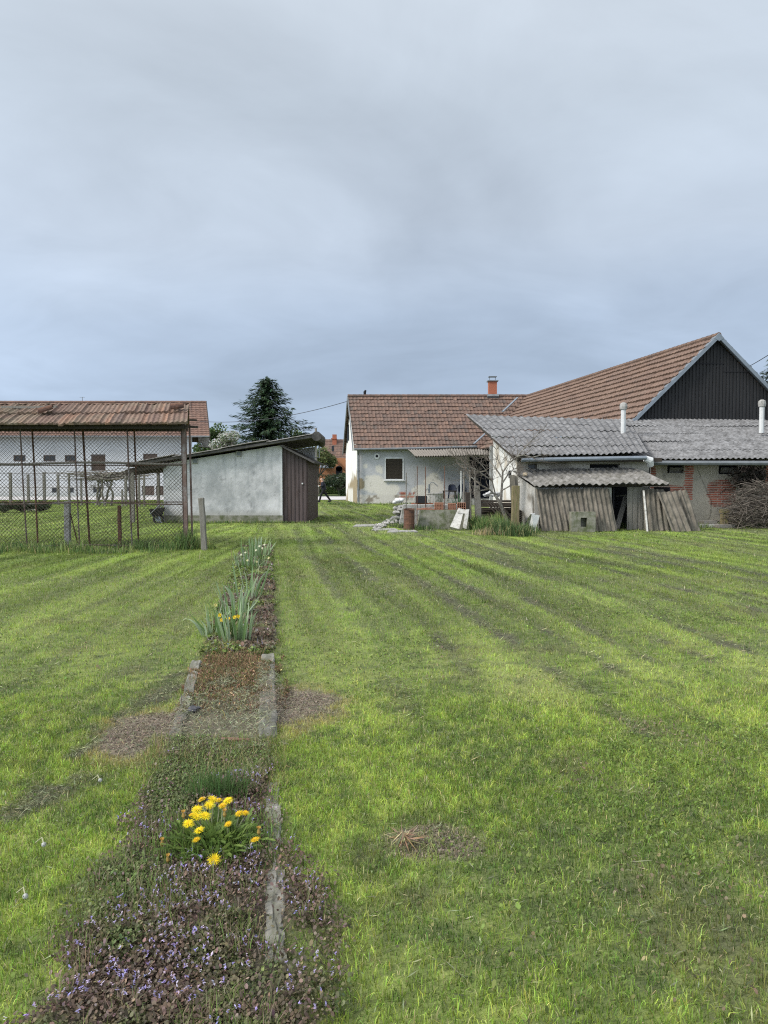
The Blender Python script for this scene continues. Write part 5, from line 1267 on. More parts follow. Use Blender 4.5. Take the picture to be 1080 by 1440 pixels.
def ivy():
    t = thing('dead_creeper', 'dark withered creeper hanging on the wall above the brushwood', 'creeper', (X_(1040, 25.6), 25.6, 1.2)); r = random.Random(33); m = MB()
    for k in range(260):
        px = r.gauss(1056, 13); py = r.gauss(670, 7); p = P(px, py, 25.45 + r.uniform(-.3, .35)); pts = [p]
        if px < 1032: continue
        for q in range(4): p = p + Vector((r.gauss(0, .09), r.gauss(0, .05), r.gauss(-.03, .08))); pts.append(p)
        tube(m, pts, [.012, .011, .01, .008, .004], 4, cap=False)
    m.build('stems', 'dark_wood', t)
    B = Blades(); n = 900; c = np.array([tuple(P(r.gauss(1054, 11), r.gauss(668, 6), 25.4 + r.uniform(-.3, .3))) for _ in range(n)]); a = rng.normal(0, .035, (n, 3)); b = rng.normal(0, .03, (n, 3)); B.quad3(c, a, b, jitcol(np.array([.03, .025, .02]), n, .4)); B.build('leaves', 'leaf', None, t, (X_(1040, 25.6), 25.6, 1.2))
ivy()

# ---- bed plants
def sword(mb, b, h, az, lean, w, col, bend=0., seg=7, tipc=None):
    p = Vector(b); d = Vector((math.cos(az) * math.sin(lean), math.sin(az) * math.sin(lean), math.cos(lean))); side = Vector((-math.sin(az), math.cos(az), 0)); rot = rnd.uniform(-.9, .9); 
    side = (side * math.cos(rot) + d.cross(side) * math.sin(rot)).normalized(); V = []; C = []
    for k in range(seg + 1):
        s = k / seg; ww = w * (.75 + .9 * s - 1.65 * s ** 2.6) * .5 + .0008
        nrm = d.cross(side).normalized()
        V += [tuple(p - side * ww), tuple(p + nrm * ww * .25), tuple(p + side * ww)]
        c = np.array(col) * (.8 + .35 * s); C += [c, c * .9, c]
        p = p + d * h / seg; ang = bend * (s ** 1.5) * 1.6 / seg * 2
        d = (d + Vector((math.cos(az), math.sin(az), -.6)) * ang).normalized()
    Fc = []
    for k in range(seg):
        i = k * 3; Fc += [(i, i + 1, i + 4, i + 3), (i + 1, i + 2, i + 5, i + 4)]
    mb.add(V, Fc, np.array(C))
def petals(mb, c, nrm, r, n, col, layers=1, cup=.2, width=.5, jitter=.1):
    c = Vector(c); nrm = Vector(nrm).normalized(); ax = nrm.orthogonal().normalized(); ay = nrm.cross(ax)
    for l in range(layers):
        rr = r * (1 - .22 * l)
        for k in range(n):
            a = 6.283 * (k + .5 * (l % 2)) / n + rnd.uniform(-jitter, jitter); L = rr * rnd.uniform(.82, 1.08); d = ax * math.cos(a) + ay * math.sin(a); s = nrm.cross(d); cu = cup + .28 * l
            w_ = width * rr * 3.1 / n
            p0 = c; p1 = c + d * L * .6 + nrm * L * .6 * cu; p2 = c + d * L + nrm * L * cu * .75
            mb.add([tuple(p0), tuple(p1 - s * w_), tuple(p2), tuple(p1 + s * w_)], [(0, 1, 2, 3)], np.array(col) * rnd.uniform(.82, 1.1))
IRIS = [(.22, .32, .15), (.28, .37, .20), (.16, .26, .09), (.36, .44, .28)]
def iris(label, px, py, n, H, spread, bent=.25, flowers=()):
    g = G(px, py); t = thing('iris_clump', label, 'iris', (g.x, g.y, 0), 'iris clumps in the flower bed'); m = MB()
    for k in range(n):
        a = rnd.uniform(0, 6.28); q = rnd.uniform(0, 1) ** .6 * spread; b = (g.x + math.cos(a) * q, g.y + math.sin(a) * q * .8, gz(g.x, g.y) - .02)
        bd = rnd.uniform(.6, 1.5) if rnd.random() < bent else rnd.uniform(0, .12)
        sword(m, b, H * rnd.uniform(.55, 1.08), a + rnd.uniform(-.5, .5), abs(rnd.gauss(0, .24)), rnd.uniform(.02, .034), IRIS[rnd.randrange(4)], bd)
    for k in range(n // 5):
        a = rnd.uniform(0, 6.28); b = (g.x + rnd.gauss(0, spread), g.y + rnd.gauss(0, spread), 0); sword(m, b, H * rnd.uniform(.3, .7), a, .5, .014, (.30, .27, .15), .6)
    m.build('leaves', 'leaf', t)
    return t
iris('near iris clump with upright grey green sword leaves among yellow flowers', 335, 906, 34, .46, .15)
iris('small iris tuft leaning out to the lawn side beside the nearest clump', 301, 896, 15, .36, .09, .35)
iris('middle iris clump with folded over leaf tips', 333, 868, 24, .50, .16, .4)
iris('sparse iris clump behind the middle one, with drooping tall leaves', 350, 845, 13, .55, .14, .5)
iris('far dense clump of iris leaves near the end of the bed', 352, 800, 46, .38, .27, .1)
iris('farthest iris clump at the end of the flower bed', 358, 786, 46, .44, .30, .1)
def daffodil(label, px, py, heads, H, col):
    g = G(px, py); t = thing('daffodil', label, 'flower', (g.x, g.y, 0), 'yellow spring flowers in the bed'); m = MB(); s = MB()
    for k in range(10): sword(m, (g.x + rnd.gauss(0, .05), g.y + rnd.gauss(0, .05), 0), H * rnd.uniform(.6, 1.0), rnd.uniform(0, 6.28), .15, .010, (.10, .17, .05), .1)
    m.build('leaves', 'leaf', t)
    for (fx, fy) in heads:
        c = P(fx, fy, g.y - .05 + rnd.uniform(-.08, .08)); f = MB(); b = Vector((g.x + rnd.gauss(0, .03), g.y, 0)); tube(f, [b, (b + c) / 2 + Vector((.01, 0, .02)), c], .0035, 5, col=(.11, .17, .05)); nn = Vector((rnd.uniform(-.5, .5), -.7, .5)).normalized()
        petals(f, c, nn, .023, 6, col, 1, .15, .55); petals(f, c + nn * .008, nn, .012, 8, np.array(col) * .9, 1, 1.2, .7)
        f.build('flower', 'petal', t)
YEL = (.78, .56, .03)
daffodil('yellow flowered daffodil tuft in front of the near iris clump', 322, 905, [(309, 865), (330, 868), (321, 870), (318, 884), (335, 867), (312, 872)], .36, YEL)
daffodil('single pale daffodil leaning over the edge by the middle irises', 306, 868, [(303, 851)], .2, (.62, .55, .2))
daffodil('white narcissus group in the far dense iris clump', 366, 800, [(365, 768), (360, 774), (369, 771), (345, 777), (339, 780), (372, 766)], .34, (.70, .68, .48))
daffodil('pale narcissus pair low at the foot of the far iris clump', 354, 806, [(348, 788), (361, 790), (378, 785)], .2, (.72, .66, .36))
def dandelion():
    g = G(303, 1196); t = thing('dandelion', 'large dandelion clump covered in bright yellow flowers in the near bed', 'dandelion', (g.x, g.y, 0)); m = MB()
    for k in range(420):
        a = rnd.uniform(0, 6.28); L = rnd.uniform(.04, .105); lean = rnd.uniform(.25, 1.25); q = rnd.uniform(0, .17); b = (g.x + math.cos(a) * q, g.y + math.sin(a) * q * 1.1, .01 + rnd.uniform(0, .05))
        c = np.array(rnd.choice([(.14, .21, .05), (.105, .165, .04), (.18, .25, .06)])) * rnd.uniform(.8, 1.2)
        # toothed leaf
        d = Vector((math.cos(a + rnd.uniform(-.6, .6)), math.sin(a + rnd.uniform(-.6, .6)), 0)); s = Vector((-d.y, d.x, 0)); V = []; n = 6
        for j in range(n + 1):
            u = j / n; ctr = Vector(b) + d * L * u * math.sin(lean) + Vector((0, 0, L * u * math.cos(lean) - L * .25 * u * u)); w_ = .0095 * (math.sin(math.pi * (u * .85 + .1)) + .1) * (1.25 if j % 2 else .6)
            V += [tuple(ctr - s * w_ + Vector((0, 0, .003))), tuple(ctr), tuple(ctr + s * w_ + Vector((0, 0, .003)))]
        F_ = []
        for j in range(n): i = j * 3; F_ += [(i, i + 1, i + 4, i + 3), (i + 1, i + 2, i + 5, i + 4)]
        m.add(V, F_, c)
    m.build('leaves', 'leaf', t)
    fl = [(284, 1124, .021), (299, 1124, .024), (308, 1125, .016), (320, 1126, .029), (294, 1132, .028), (313, 1133, .022), (277, 1138, .027), (270, 1146, .018), (276, 1148, .026), (288, 1147, .028), (265, 1158, .030), (321, 1159, .020), (336, 1144, .021), (345, 1143, .018), (359, 1181, .022), (280, 1168, .026), (276, 1181, .019), (301, 1209, .031)]
    for (fx, fy, r) in fl:
        Yd = 3.22 - (fy - 1120) / 90 * .38; c = P(fx, fy, Yd); f = MB(); b = Vector((g.x + (c.x - g.x) * .45 + rnd.uniform(-.02, .02), g.y + (c.y - g.y) * .4, .0))
        tube(f, [b, b * .4 + c * .6 + Vector((.006, 0, .004)), c - Vector((0, 0, .012)), c], [.0032, .003, .003, .006], 6, col=(.20, .22, .12))
        tube(f, [c - Vector((0, 0, .014)), c - Vector((0, 0, .002))], [.004, .009], 8, col=(.10, .14, .05))
        nn = Vector((rnd.uniform(-.35, .35), rnd.uniform(-.4, .0) if fy < 1200 else -.9, .9)).normalized(); r *= .98; yc = np.array((.88, .70, .015)) if r > .022 else np.array((.80, .54, .012))
        petals(f, c, nn, r * rnd.uniform(.95, 1.15), 26, yc, 1, rnd.uniform(-.1, .12), .36, .1); petals(f, c + nn * .002, nn, r * .82, 20, yc * .95, 1, .16, .38, .12); petals(f, c + nn * .003, nn, r * .55, 14, yc * (.95, .84, 1), 1, .45, .42, .15)
        f.build('flower', 'petal', t)
    for (fx, fy) in ((228, 1184), (236, 1207), (258, 1145), (316, 1143), (364, 1168)):
        c = P(fx, fy, 3.1 - (fy - 1140) / 90 * .3); f = MB(); tube(f, [(c.x, c.y, 0), c - Vector((0, 0, .02))], .002, 5, col=(.2, .2, .1)); tube(f, [c - Vector((0, 0, .018)), c - Vector((0, 0, .008)), c + Vector((0, 0, .006))], [.003, .008, .004], 7, col=(.33, .22, .06)); petals(f, c + Vector((0, 0, .008)), (0, -.3, 1), .011, 9, (.5, .30, .06), 2, 1.0); f.build('bud', 'petal', t)
dandelion()
def tufts():
    B = Blades(); g = G(305, 1128); n = 620
    x = g.x + rng.normal(0, .075, n).clip(-.15, .15); y = g.y + rng.normal(0, .045, n).clip(-.08, .08)
    c = jitcol(np.array([.085, .145, .045]), n, .25)
    B.grass(x, y, gz(x, y) - .01, rng.uniform(.07, .20, n), np.full(n, .004), c, lean=.38)
    o = B.build('grass_tuft', 'leaf', None); tag(o, 'tall dark green grass tuft growing behind the dandelion', 'grass tuft')
    B = Blades(); n = 90; a = rng.uniform(0, 6.28, n); p = G(567, 1190); L = .03 + .1 * rng.uniform(0, 1, n) ** 1.6
    B.quad3(np.stack([p.x + np.cos(a) * L * .5, p.y + np.sin(a) * L * .5, .03 + rng.uniform(0, .02, n)], 1), np.stack([np.cos(a) * L * .5, np.sin(a) * L * .5, rng.uniform(-.02, .02, n)], 1), np.stack([-np.sin(a) * .003, np.cos(a) * .003, 0 * a], 1), jitcol(np.array([.33, .25, .15]), n, .4, .15))
    o = B.build('withered_plant', 'leaf', None); tag(o, 'flat withered straw coloured rosette on a bare lawn patch', 'dead plant')
    for px, py, lab, h in ((436, 1290, 'wiry grey green weed tuft', .1),): pass
tufts()
def seedheads():
    for (px, py, lab) in ((62, 1203, 'white fluffy dandelion seed head lying on the lawn by clippings'), (36, 1278, 'white seed head with brown centre at the picture edge lawn'), (141, 1110, 'small pale seed head near the bare patch')):
        g = G(px, py); t = thing('seed_head', lab, 'seed head', (g.x, g.y, 0), 'fallen seed heads on the lawn'); m = MB(); c = Vector((g.x, g.y, .045))
        for k in range(150):
            d = Vector((rnd.gauss(0, 1), rnd.gauss(0, 1), rnd.gauss(0, 1))).normalized(); s = d.orthogonal().normalized() * .0024; e = c + d * .0095; f2 = d.cross(s)
            m.add([tuple(e - s), tuple(e - f2), tuple(e + s), tuple(e + f2)], [(0, 1, 2, 3)], (.48, .48, .45))
        m.build('fluff', 'petal', t)
        m = MB(); tube(m, [c, c + Vector((-.03, .05, .005)), c + Vector((-.06, .06, -.02))], .0028, 5, col=(.45, .45, .28)); m.build('stalk', 'leaf', t)
seedheads()
g = G(330, 1048); m = MB(); tube(m, [g + Vector((-.075, .02, .03)), g + Vector((0, 0, .034)), g + Vector((.085, 0, .03))], [.010, .011, .009], 8); tag(m.build('stick', pm('red_brown_stick', (.15, .085, .06), var=.3, scale=30), origin=g), 'short reddish brown stick at the end of the clippings bed', 'stick')

# ---- concrete kerbs of the bed
def kerb(label, a, b, w_, h, mat='concrete', rough=.012, seed=0, breaks=.0):
    a = Vector(a); b = Vector(b); L = (b - a).length; d = (b - a).normalized(); s = Vector((d.y, -d.x, 0)); n = max(8, int(L / .02)); prof = [(-.5, -1), (-.5, .8), (-.42, 1), (-.2, 1), (0, 1), (.2, 1), (.42, 1), (.5, .8), (.5, -1)]
    u = np.linspace(0, L, n); V = []; C = []
    for i, t in enumerate(u):
        e = min(t, L - t)
        for j, (q, z) in enumerate(prof):
            nn = fbm(t * 9 + seed, j * .9, seed, 4) - .5; nb = vn(t * 3 + seed, 0, seed + 5)
            hz = (h if z > 0 else .06) * z - (breaks * max(0, nb - .45) * 2 * h if z > 0 else 0) - (.03 if e < .02 and z > .5 else 0)
            p = a + d * t + s * (q * w_ + nn * rough * 1.5); V.append((p.x, p.y, hz + nn * rough)); 
            g_ = fbm(t * 6 + seed, j * .8, seed + 7, 4); base = np.array([.185, .178, .152]) * (.75 + 1.2 * nn + .25)
            if g_ > .50: base = base * .4 + np.array([.10, .10, .065]) * .6
            C.append(base)
    mb = MB(); mb.add(V, gridfaces(n, len(prof)), np.array(C)); k = len(prof); mb.f += [tuple(range(k)), tuple(range((n - 1) * k, n * k))[::-1]]
    o = mb.build('concrete_kerb', 'attr', origin=a, smooth=False); tag(o, label, 'kerb', 'concrete edging of the flower bed')
K = lambda y, off=0: Vector((KA + KB * y + off, y, 0))
kerb('long intact concrete kerb beside the clippings with a mossy far end', K(5.02, .02), K(6.45, .02), .105, .042, seed=1, rough=.018, breaks=.15)
kerb('cracked pale end block of the kerb by the bare earth patch', K(4.42, .02), K(4.99, .02), .11, .044, seed=2, rough=.016)
kerb('sunken mossy kerb running from the purple flowers up past the dandelion', K(2.30, .045), K(3.75, .04), .065, .026, seed=3, rough=.028, breaks=.5)
pl = [G(276, 938), G(262, 985), G(243, 1050)]
kerb('narrow whitish kerb on the lawn side of the dried weeds', pl[1] + Vector((0, .06, 0)), pl[0], .075, .06, seed=5, rough=.018, breaks=.2)
kerb('crumbled white kerb end between the clippings and the left bare patch', pl[2], pl[1] + Vector((0, -.02, 0)), .07, .05, seed=6, rough=.03, breaks=.9)
m = MB(); 
def rock(mb, c, r, s=1, col=None, n=7):
    V = []; k = 6
    for i in range(n):
        th = math.pi * i / (n - 1)
        for j in range(k):
            ph = 6.283 * j / k; q = r * (1 + rnd.uniform(-.22, .22)); V.append((c[0] + q * math.sin(th) * math.cos(ph), c[1] + q * math.sin(th) * math.sin(ph), c[2] + q * .65 * s * math.cos(th)))
    Fc = []
    for i in range(n - 1):
        for j in range(k): Fc.append((i * k + j, (i + 1) * k + j, (i + 1) * k + (j + 1) % k, i * k + (j + 1) % k))
    mb.add(V, Fc, col)
g = G(273, 1005); rock(m, (g.x, g.y, .035), .042, .8); tag(m.build('stone', pm('dark_stone', (.06, .06, .065), var=.3), origin=g), 'small dark stone lying in the clippings between the kerbs', 'stone')
def hedge():
    B = Blades(); x0, x1, y = X_(446, 85), X_(500, 85), 85
    t = thing('hedge', 'low clipped hedge in front of the white parked car', 'hedge', ((x0 + x1) / 2, y, 0))
    n = 9000; c = np.stack([rng.uniform(x0, x1, n), y + rng.uniform(-.4, .4, n), rng.uniform(0, .75, n) + .06 * rng.normal(0, 1, n)], 1); a = rng.normal(0, .09, (n, 3)); b = rng.normal(0, .07, (n, 3))
    B.quad3(c, a, b, jitcol(np.array([.11, .16, .055]), n, .35)); B.build('foliage', 'leaf', None, t, ((x0 + x1) / 2, y, 0))
    m = MB()
    for k in range(12): x = x0 + (x1 - x0) * (k + .5) / 12; tube(m, [(x, y, 0), (x + .05, y, .5)], .03, 5)
    m.build('stems', 'bark', t)
hedge()
# ------------------------------------------------------------------ yard clutter
# leaning corrugated sheets
def lean(label, b0, b1, t0, t1, Yb, Yt, group, pitch=.14, amp=.028, seed=0, mat='sheet_old', z0=0.0):
    """b0,b1 bottom px; t0,t1 top (px,py)"""
    B0 = Vector((X_(b0, Yb), Yb, z0)); B1 = Vector((X_(b1, Yb), Yb, z0)); T0 = P(t0[0], t0[1], Yt); T1 = P(t1[0], t1[1], Yt)
    m = MB(); corr(m, (B0, B1, T1, T0), pitch=pitch, amp=amp, jit=.05, seed=seed); o = m.build('corrugated_sheet', mat, origin=B0, solid=.009); tag(o, label, 'corrugated sheet', group)
GL = 'old corrugated sheets leaned against the coop'
lean('weathered corrugated sheet leaning at the white board end of the coop', 762, 803, (753, 688), (790, 687), 22.75, 23.32, GL, seed=1)
lean('corrugated sheet leaning behind the square holed block', 797, 836, (785, 686.5), (826, 687), 22.70, 23.28, GL, seed=2)
lean('speckled corrugated sheet leaning beside the dark coop doorway', 830, 869, (820, 686), (857, 687), 22.65, 23.25, GL, seed=3)
GR = GL
lean('mossy corrugated sheet leaning upright beside the board wall', 908, 944, (903, 688), (934, 688), 22.9, 23.35, GR, seed=4, pitch=.16)
lean('tilted corrugated sheet lying across the others at the coop end', 946, 972, (924, 692), (950, 691), 22.5, 23.15, GR, seed=5, pitch=.16)
lean('last slanting corrugated sheet nearest the brushwood', 966, 986, (947, 690), (966, 689), 22.75, 23.3, GR, seed=6, pitch=.16)
m = MB(); a = P(905, 690, 23.15); b = Vector((X_(911, 22.6), 22.6, 0)); beam(m, a, b, .05, .03); tag(m.build('white_plank', 'white_board', origin=b), 'narrow flaking white plank edge leaned before the mossy sheet', 'plank')
m = MB(); beam(m, P(881, 696, 24.2), Vector((X_(868, 23.7), 23.7, .02)), .16, .02); beam(m, P(881, 696, 24.2), P(866, 698, 24.25), .05, .02); tag(m.build('plank', 'grey_wood', origin=(X_(868, 23.7), 23.7, 0)), 'old plank leaning inside the dark coop doorway', 'plank')
def holed_block():
    Y = 22.45; x0, x1 = X_(804, Y), X_(838, Y); z1 = Z_(720, Y); hx0, hx1 = X_(817, Y), X_(826, Y); hz0, hz1 = Z_(741, Y), Z_(728, Y); d = .3
    m = MB()
    def bx(a, b, c, e): box(m, ((a + b) / 2, Y + d / 2, (c + e) / 2), (b - a, d, e - c))
    bx(x0, hx0, -.05, z1); bx(hx1, x1, -.05, z1); bx(hx0, hx1, hz1, z1); bx(hx0, hx1, -.05, hz0); box(m, ((hx0 + hx1) / 2, Y + d - .04, (hz0 + hz1) / 2), (hx1 - hx0, .05, hz1 - hz0))
    tag(m.build('concrete_block', 'mossy_concrete', origin=(x0, Y, 0)), 'mossy concrete block with a square hole set before the leaning sheets', 'block')
holed_block()
m = MB(); Y = 22.2
a0, a1 = G(741, 744), G(751, 748)
slab(m, [(a0.x + .05, a0.y, 0), (a1.x, a1.y, 0), P(757.5, 725, 22.4), P(748, 723, 22.4)], .03); slab(m, [(a0.x - .04, a0.y + .12, .18), (a0.x + .12, a0.y + .1, .05), P(752, 723, 22.9), P(746, 723, 22.9)], .025)
tag(m.build('white_board', 'white_paint', origin=a0), 'bent bright white board leaning by the coop corner', 'board')
m = MB(); rock(m, P(738.5, 667, 24.1), .085); tag(m.build('stone', pm('tan_stone', (.42, .34, .24), var=.3), origin=P(738.5, 667, 24.1)), 'tan stone weighing down the coop roof corner', 'stone')
post('mossy_post', 'thick mossy wooden post standing in the tall grass', 'post', 724, 683, 21.6, .235, 'moss_wood', lean=(.02, 0))
post('grey_post', 'thick grey weathered post beside the bare fruit tree', 'post', 673.5, 683, 24.3, .21, 'grey_wood', lean=(-.07, 0))
post('dark_post', 'short dark post at the end of the concrete trough', 'post', 657.5, 692, 24.2, .16, 'dark_wood', lean=(0, 0))
for k, (px, yt, Y, lab) in enumerate(((652.5, 664, 25.3, 'thin stake leaning by the dark post'), (662.5, 661, 25.3, 'tallest rough stake behind the grey post'), (671.5, 661, 25.6, 'pale stake directly above the grey post'))):
    post('stake', lab, 'stake', px, yt, Y, .065, 'grey_wood', lean=(-.05 * k, 0), group='rough stakes by the bare tree', round_=True)
m = MB(); beam(m, Vector((X_(722, 23.2), 23.2, .9)), P(720, 668, 23.4), .16, .025); beam(m, Vector((X_(727, 23.25), 23.25, .9)), P(726, 669, 23.45), .1, .025)
beam(m, Vector((X_(722, 23.2), 23.2, 0)), Vector((X_(722, 23.2), 23.2, .92)), .1, .03); tag(m.build('leaning_boards', 'sheet_old', origin=(X_(722, 23.2), 23.2, 0)), 'grey boards standing behind the mossy post', 'boards')

# concrete trough with things on it
def trough():
    t = thing('concrete_trough', 'long mossy concrete trough with slanted end standing in the grass', 'trough', (X_(586, 23.6), 23.6, 0)); m = MB(); x0, x1 = X_(586, 23.6), X_(660, 23.6); z = .60
    def wall(a, b, y0, y1): hexa(m, [(a, y0, -.05), (b, y0, -.05), (b, y1, -.05), (a, y1, -.05)], [(a + .12 * (a < 1.3), y0 + .03, z), (b, y0 + .03, z), (b, y1, z), (a + .12 * (a < 1.3), y1, z)])
    wall(x0, x1, 23.6, 23.75); wall(x0, x1, 24.15, 24.28); wall(x0, x0 + .14, 23.752, 24.148); wall(x1 - .12, x1, 23.752, 24.148); box(m, ((x0 + x1) / 2, 23.95, .25), (x1 - x0 - .3, .4, .6))
    m.build('basin', 'mossy_concrete', t); 
trough()
m = MB(); x0, x1 = X_(560, 25.4), X_(655, 25.4); zt = Z_(709.5, 25.2)
a, b = np.meshgrid(np.linspace(x0, x1, 60), np.linspace(0, 1, 8), indexing='ij')
hexa(m, [(x0, 25.2, -.05), (x1, 25.2, -.05), (x1, 25.6, -.05), (x0, 25.6, -.05)], [(x0 + .15, 25.2, zt), (x1, 25.2, zt), (x1, 25.6, zt), (x0 + .15, 25.6, zt)]); tag(m.build('low_wall', 'concrete', origin=(x0, 25.2, 0), bevel=.02), 'low pale concrete wall behind the trough', 'wall')
def block(label, px0, px1, py0, py1, Y, cols=3, rows=2, end=False):
    x0, x1 = X_(px0, Y), X_(px1, Y); z0 = .602; h = Z_(py0, Y) - Z_(py1, Y); z1 = z0 + h; d = .22; m = MB(); tk = .018; cx, cz = (x0 + x1) / 2, (z0 + z1) / 2
    box(m, (cx, Y + d / 2, z0 + tk / 2), (x1 - x0, d, tk)); box(m, (cx, Y + d / 2, z1 - tk / 2), (x1 - x0, d, tk))
    for k in range(cols + 1): box(m, (x0 + tk / 2 + (x1 - x0 - tk) * k / cols, Y + d / 2, cz), (tk, d - .004, h - 2 * tk))
    for k in range(1, rows): box(m, (cx, Y + d / 2, z0 + h * k / rows), (x1 - x0 - 2 * tk, d - .008, tk * .8))
    box(m, (cx, Y + d - .02, cz), (x1 - x0 - tk * 2.2, .02, h - tk * 2.2))
    if not end: box(m, (cx, Y + .008, cz), (x1 - x0 - .002, .012, h - .002))
    if not end:
        for k in range(5): box(m, (cx, Y - .001, z0 + h * (k + .5) / 5), (x1 - x0 - .004, .008, h * .1))
    tag(m.build('clay_block', 'clay', origin=(x0, Y, z0)), label, 'clay block', 'hollow clay blocks on the trough')
block('orange clay block with ribbed side on the middle of the trough', 611.5, 624, 704, 714, 23.72)
block('narrow clay block lying next to the ribbed one', 630.5, 641.5, 705, 714, 23.74)
block('clay block with open holes facing out at the dark post', 643.5, 655, 706, 716, 23.7, 4, 3, True)
for k, (a, b, lab) in enumerate(((586, 612, 'flat broken clay tile lying on the trough'),)):
    m = MB(); box(m, ((X_(a, 23.7) + X_(b, 23.7)) / 2, 23.75, .618), (X_(b, 23.7) - X_(a, 23.7), .2, .03), ry=.03); box(m, (X_(601, 23.7), 23.8, .65), (.35, .15, .025), ry=-.05); tag(m.build('clay_tile', 'clay', origin=(X_(a, 23.7), 23.7, .6)), lab, 'tile')
def drum():
    t = thing('rusty_drum', 'small open rust brown steel drum standing at the end of the trough', 'drum', (X_(575, 23.4), 23.4, 0)); x = X_(575.3, 23.4); zt = Z_(714, 23.4); m = MB(); n = 20; V = []; Fc = []
    prof = [(.165, 0), (.168, .02), (.165, zt * .33), (.174, zt * .35), (.165, zt * .37), (.165, zt * .66), (.174, zt * .68), (.165, zt * .7), (.166, zt - .02), (.176, zt), (.160, zt), (.158, zt - .03), (.155, .1)]
    for r, z in prof:
        for k in range(n): a = 6.283 * k / n; V.append((x + r * math.cos(a) * (1 + .03 * math.sin(2 * a)), 23.4 + r * math.sin(a), z - .04 + .02 * math.sin(a) * (z > .5)))
    for i in range(len(prof) - 1):
        for k in range(n): Fc.append((i * n + k, i * n + (k + 1) % n, (i + 1) * n + (k + 1) % n, (i + 1) * n + k))
    Fc.append(tuple((len(prof) - 1) * n + k for k in range(n))); m.add(V, Fc); m.build('shell', 'rust', t)
    m = MB(); tube(m, [(x, 23.4, zt - .14), (x, 23.4, zt - .13)], .15, 16); m.build('inner_disc', 'dark', t)  # dark disc set inside the drum below its rim
drum()
for k, (px, yt, Y, w_, mt, lab) in enumerate(((571.2, 665, 23.9, .035, 'grey_wood', 'pale wooden pole rising behind the rusty drum'), (583.5, 663, 24.6, .02, 'grey_wood', 'thin pale rod right of the drum'), (586.6, 655, 24.9, .026, 'rust', 'dark rusty rod in front of the porch canopy edge'), (598.4, 656, 24.9, .026, 'rust', 'dark rusty rod above the black crate'), (625.3, 655, 25.0, .026, 'rust', 'dark rusty rod rising above the ribbed clay block'))):
    post('garden_rod', lab, 'rod', px, yt, Y, w_, mt, group='thin rods round the vegetable plot', round_=True)
def white_scrap():
    Y = 23.1; t = thing('broken_panel', 'flaky off white broken panel leaning on the end of the trough', 'panel', (X_(640, Y), Y, 0))
    m = MB()
    slab(m, [Vector((X_(633, Y), Y, .12)), Vector((X_(646, Y - .1), Y - .1, .05)), P(652, 719, Y + .3), P(644, 715.5, Y + .35)], .05)
    slab(m, [Vector((X_(651, Y), Y, .08)), Vector((X_(656, Y), Y, .05)), P(660, 716, Y + .25), P(655, 716.5, Y + .25)], .04)
    slab(m, [P(643.5, 722, Y + .24), P(657, 722, Y + .24), P(657, 717, Y + .3), P(644.5, 714.5, Y + .33)], .05)
    m.build('panel', 'white_board', t)
    m = MB(); a = G(626, 739.5); b = G(649, 741); slab(m, [(a.x, a.y, .05), (b.x, b.y, .05), (b.x, b.y + .3, .08), (a.x + .1, a.y + .3, .1)], .05); rock(m, (a.x + .15, a.y + .1, .12), .07); m.build('fragment', 'white_board', t)
white_scrap()
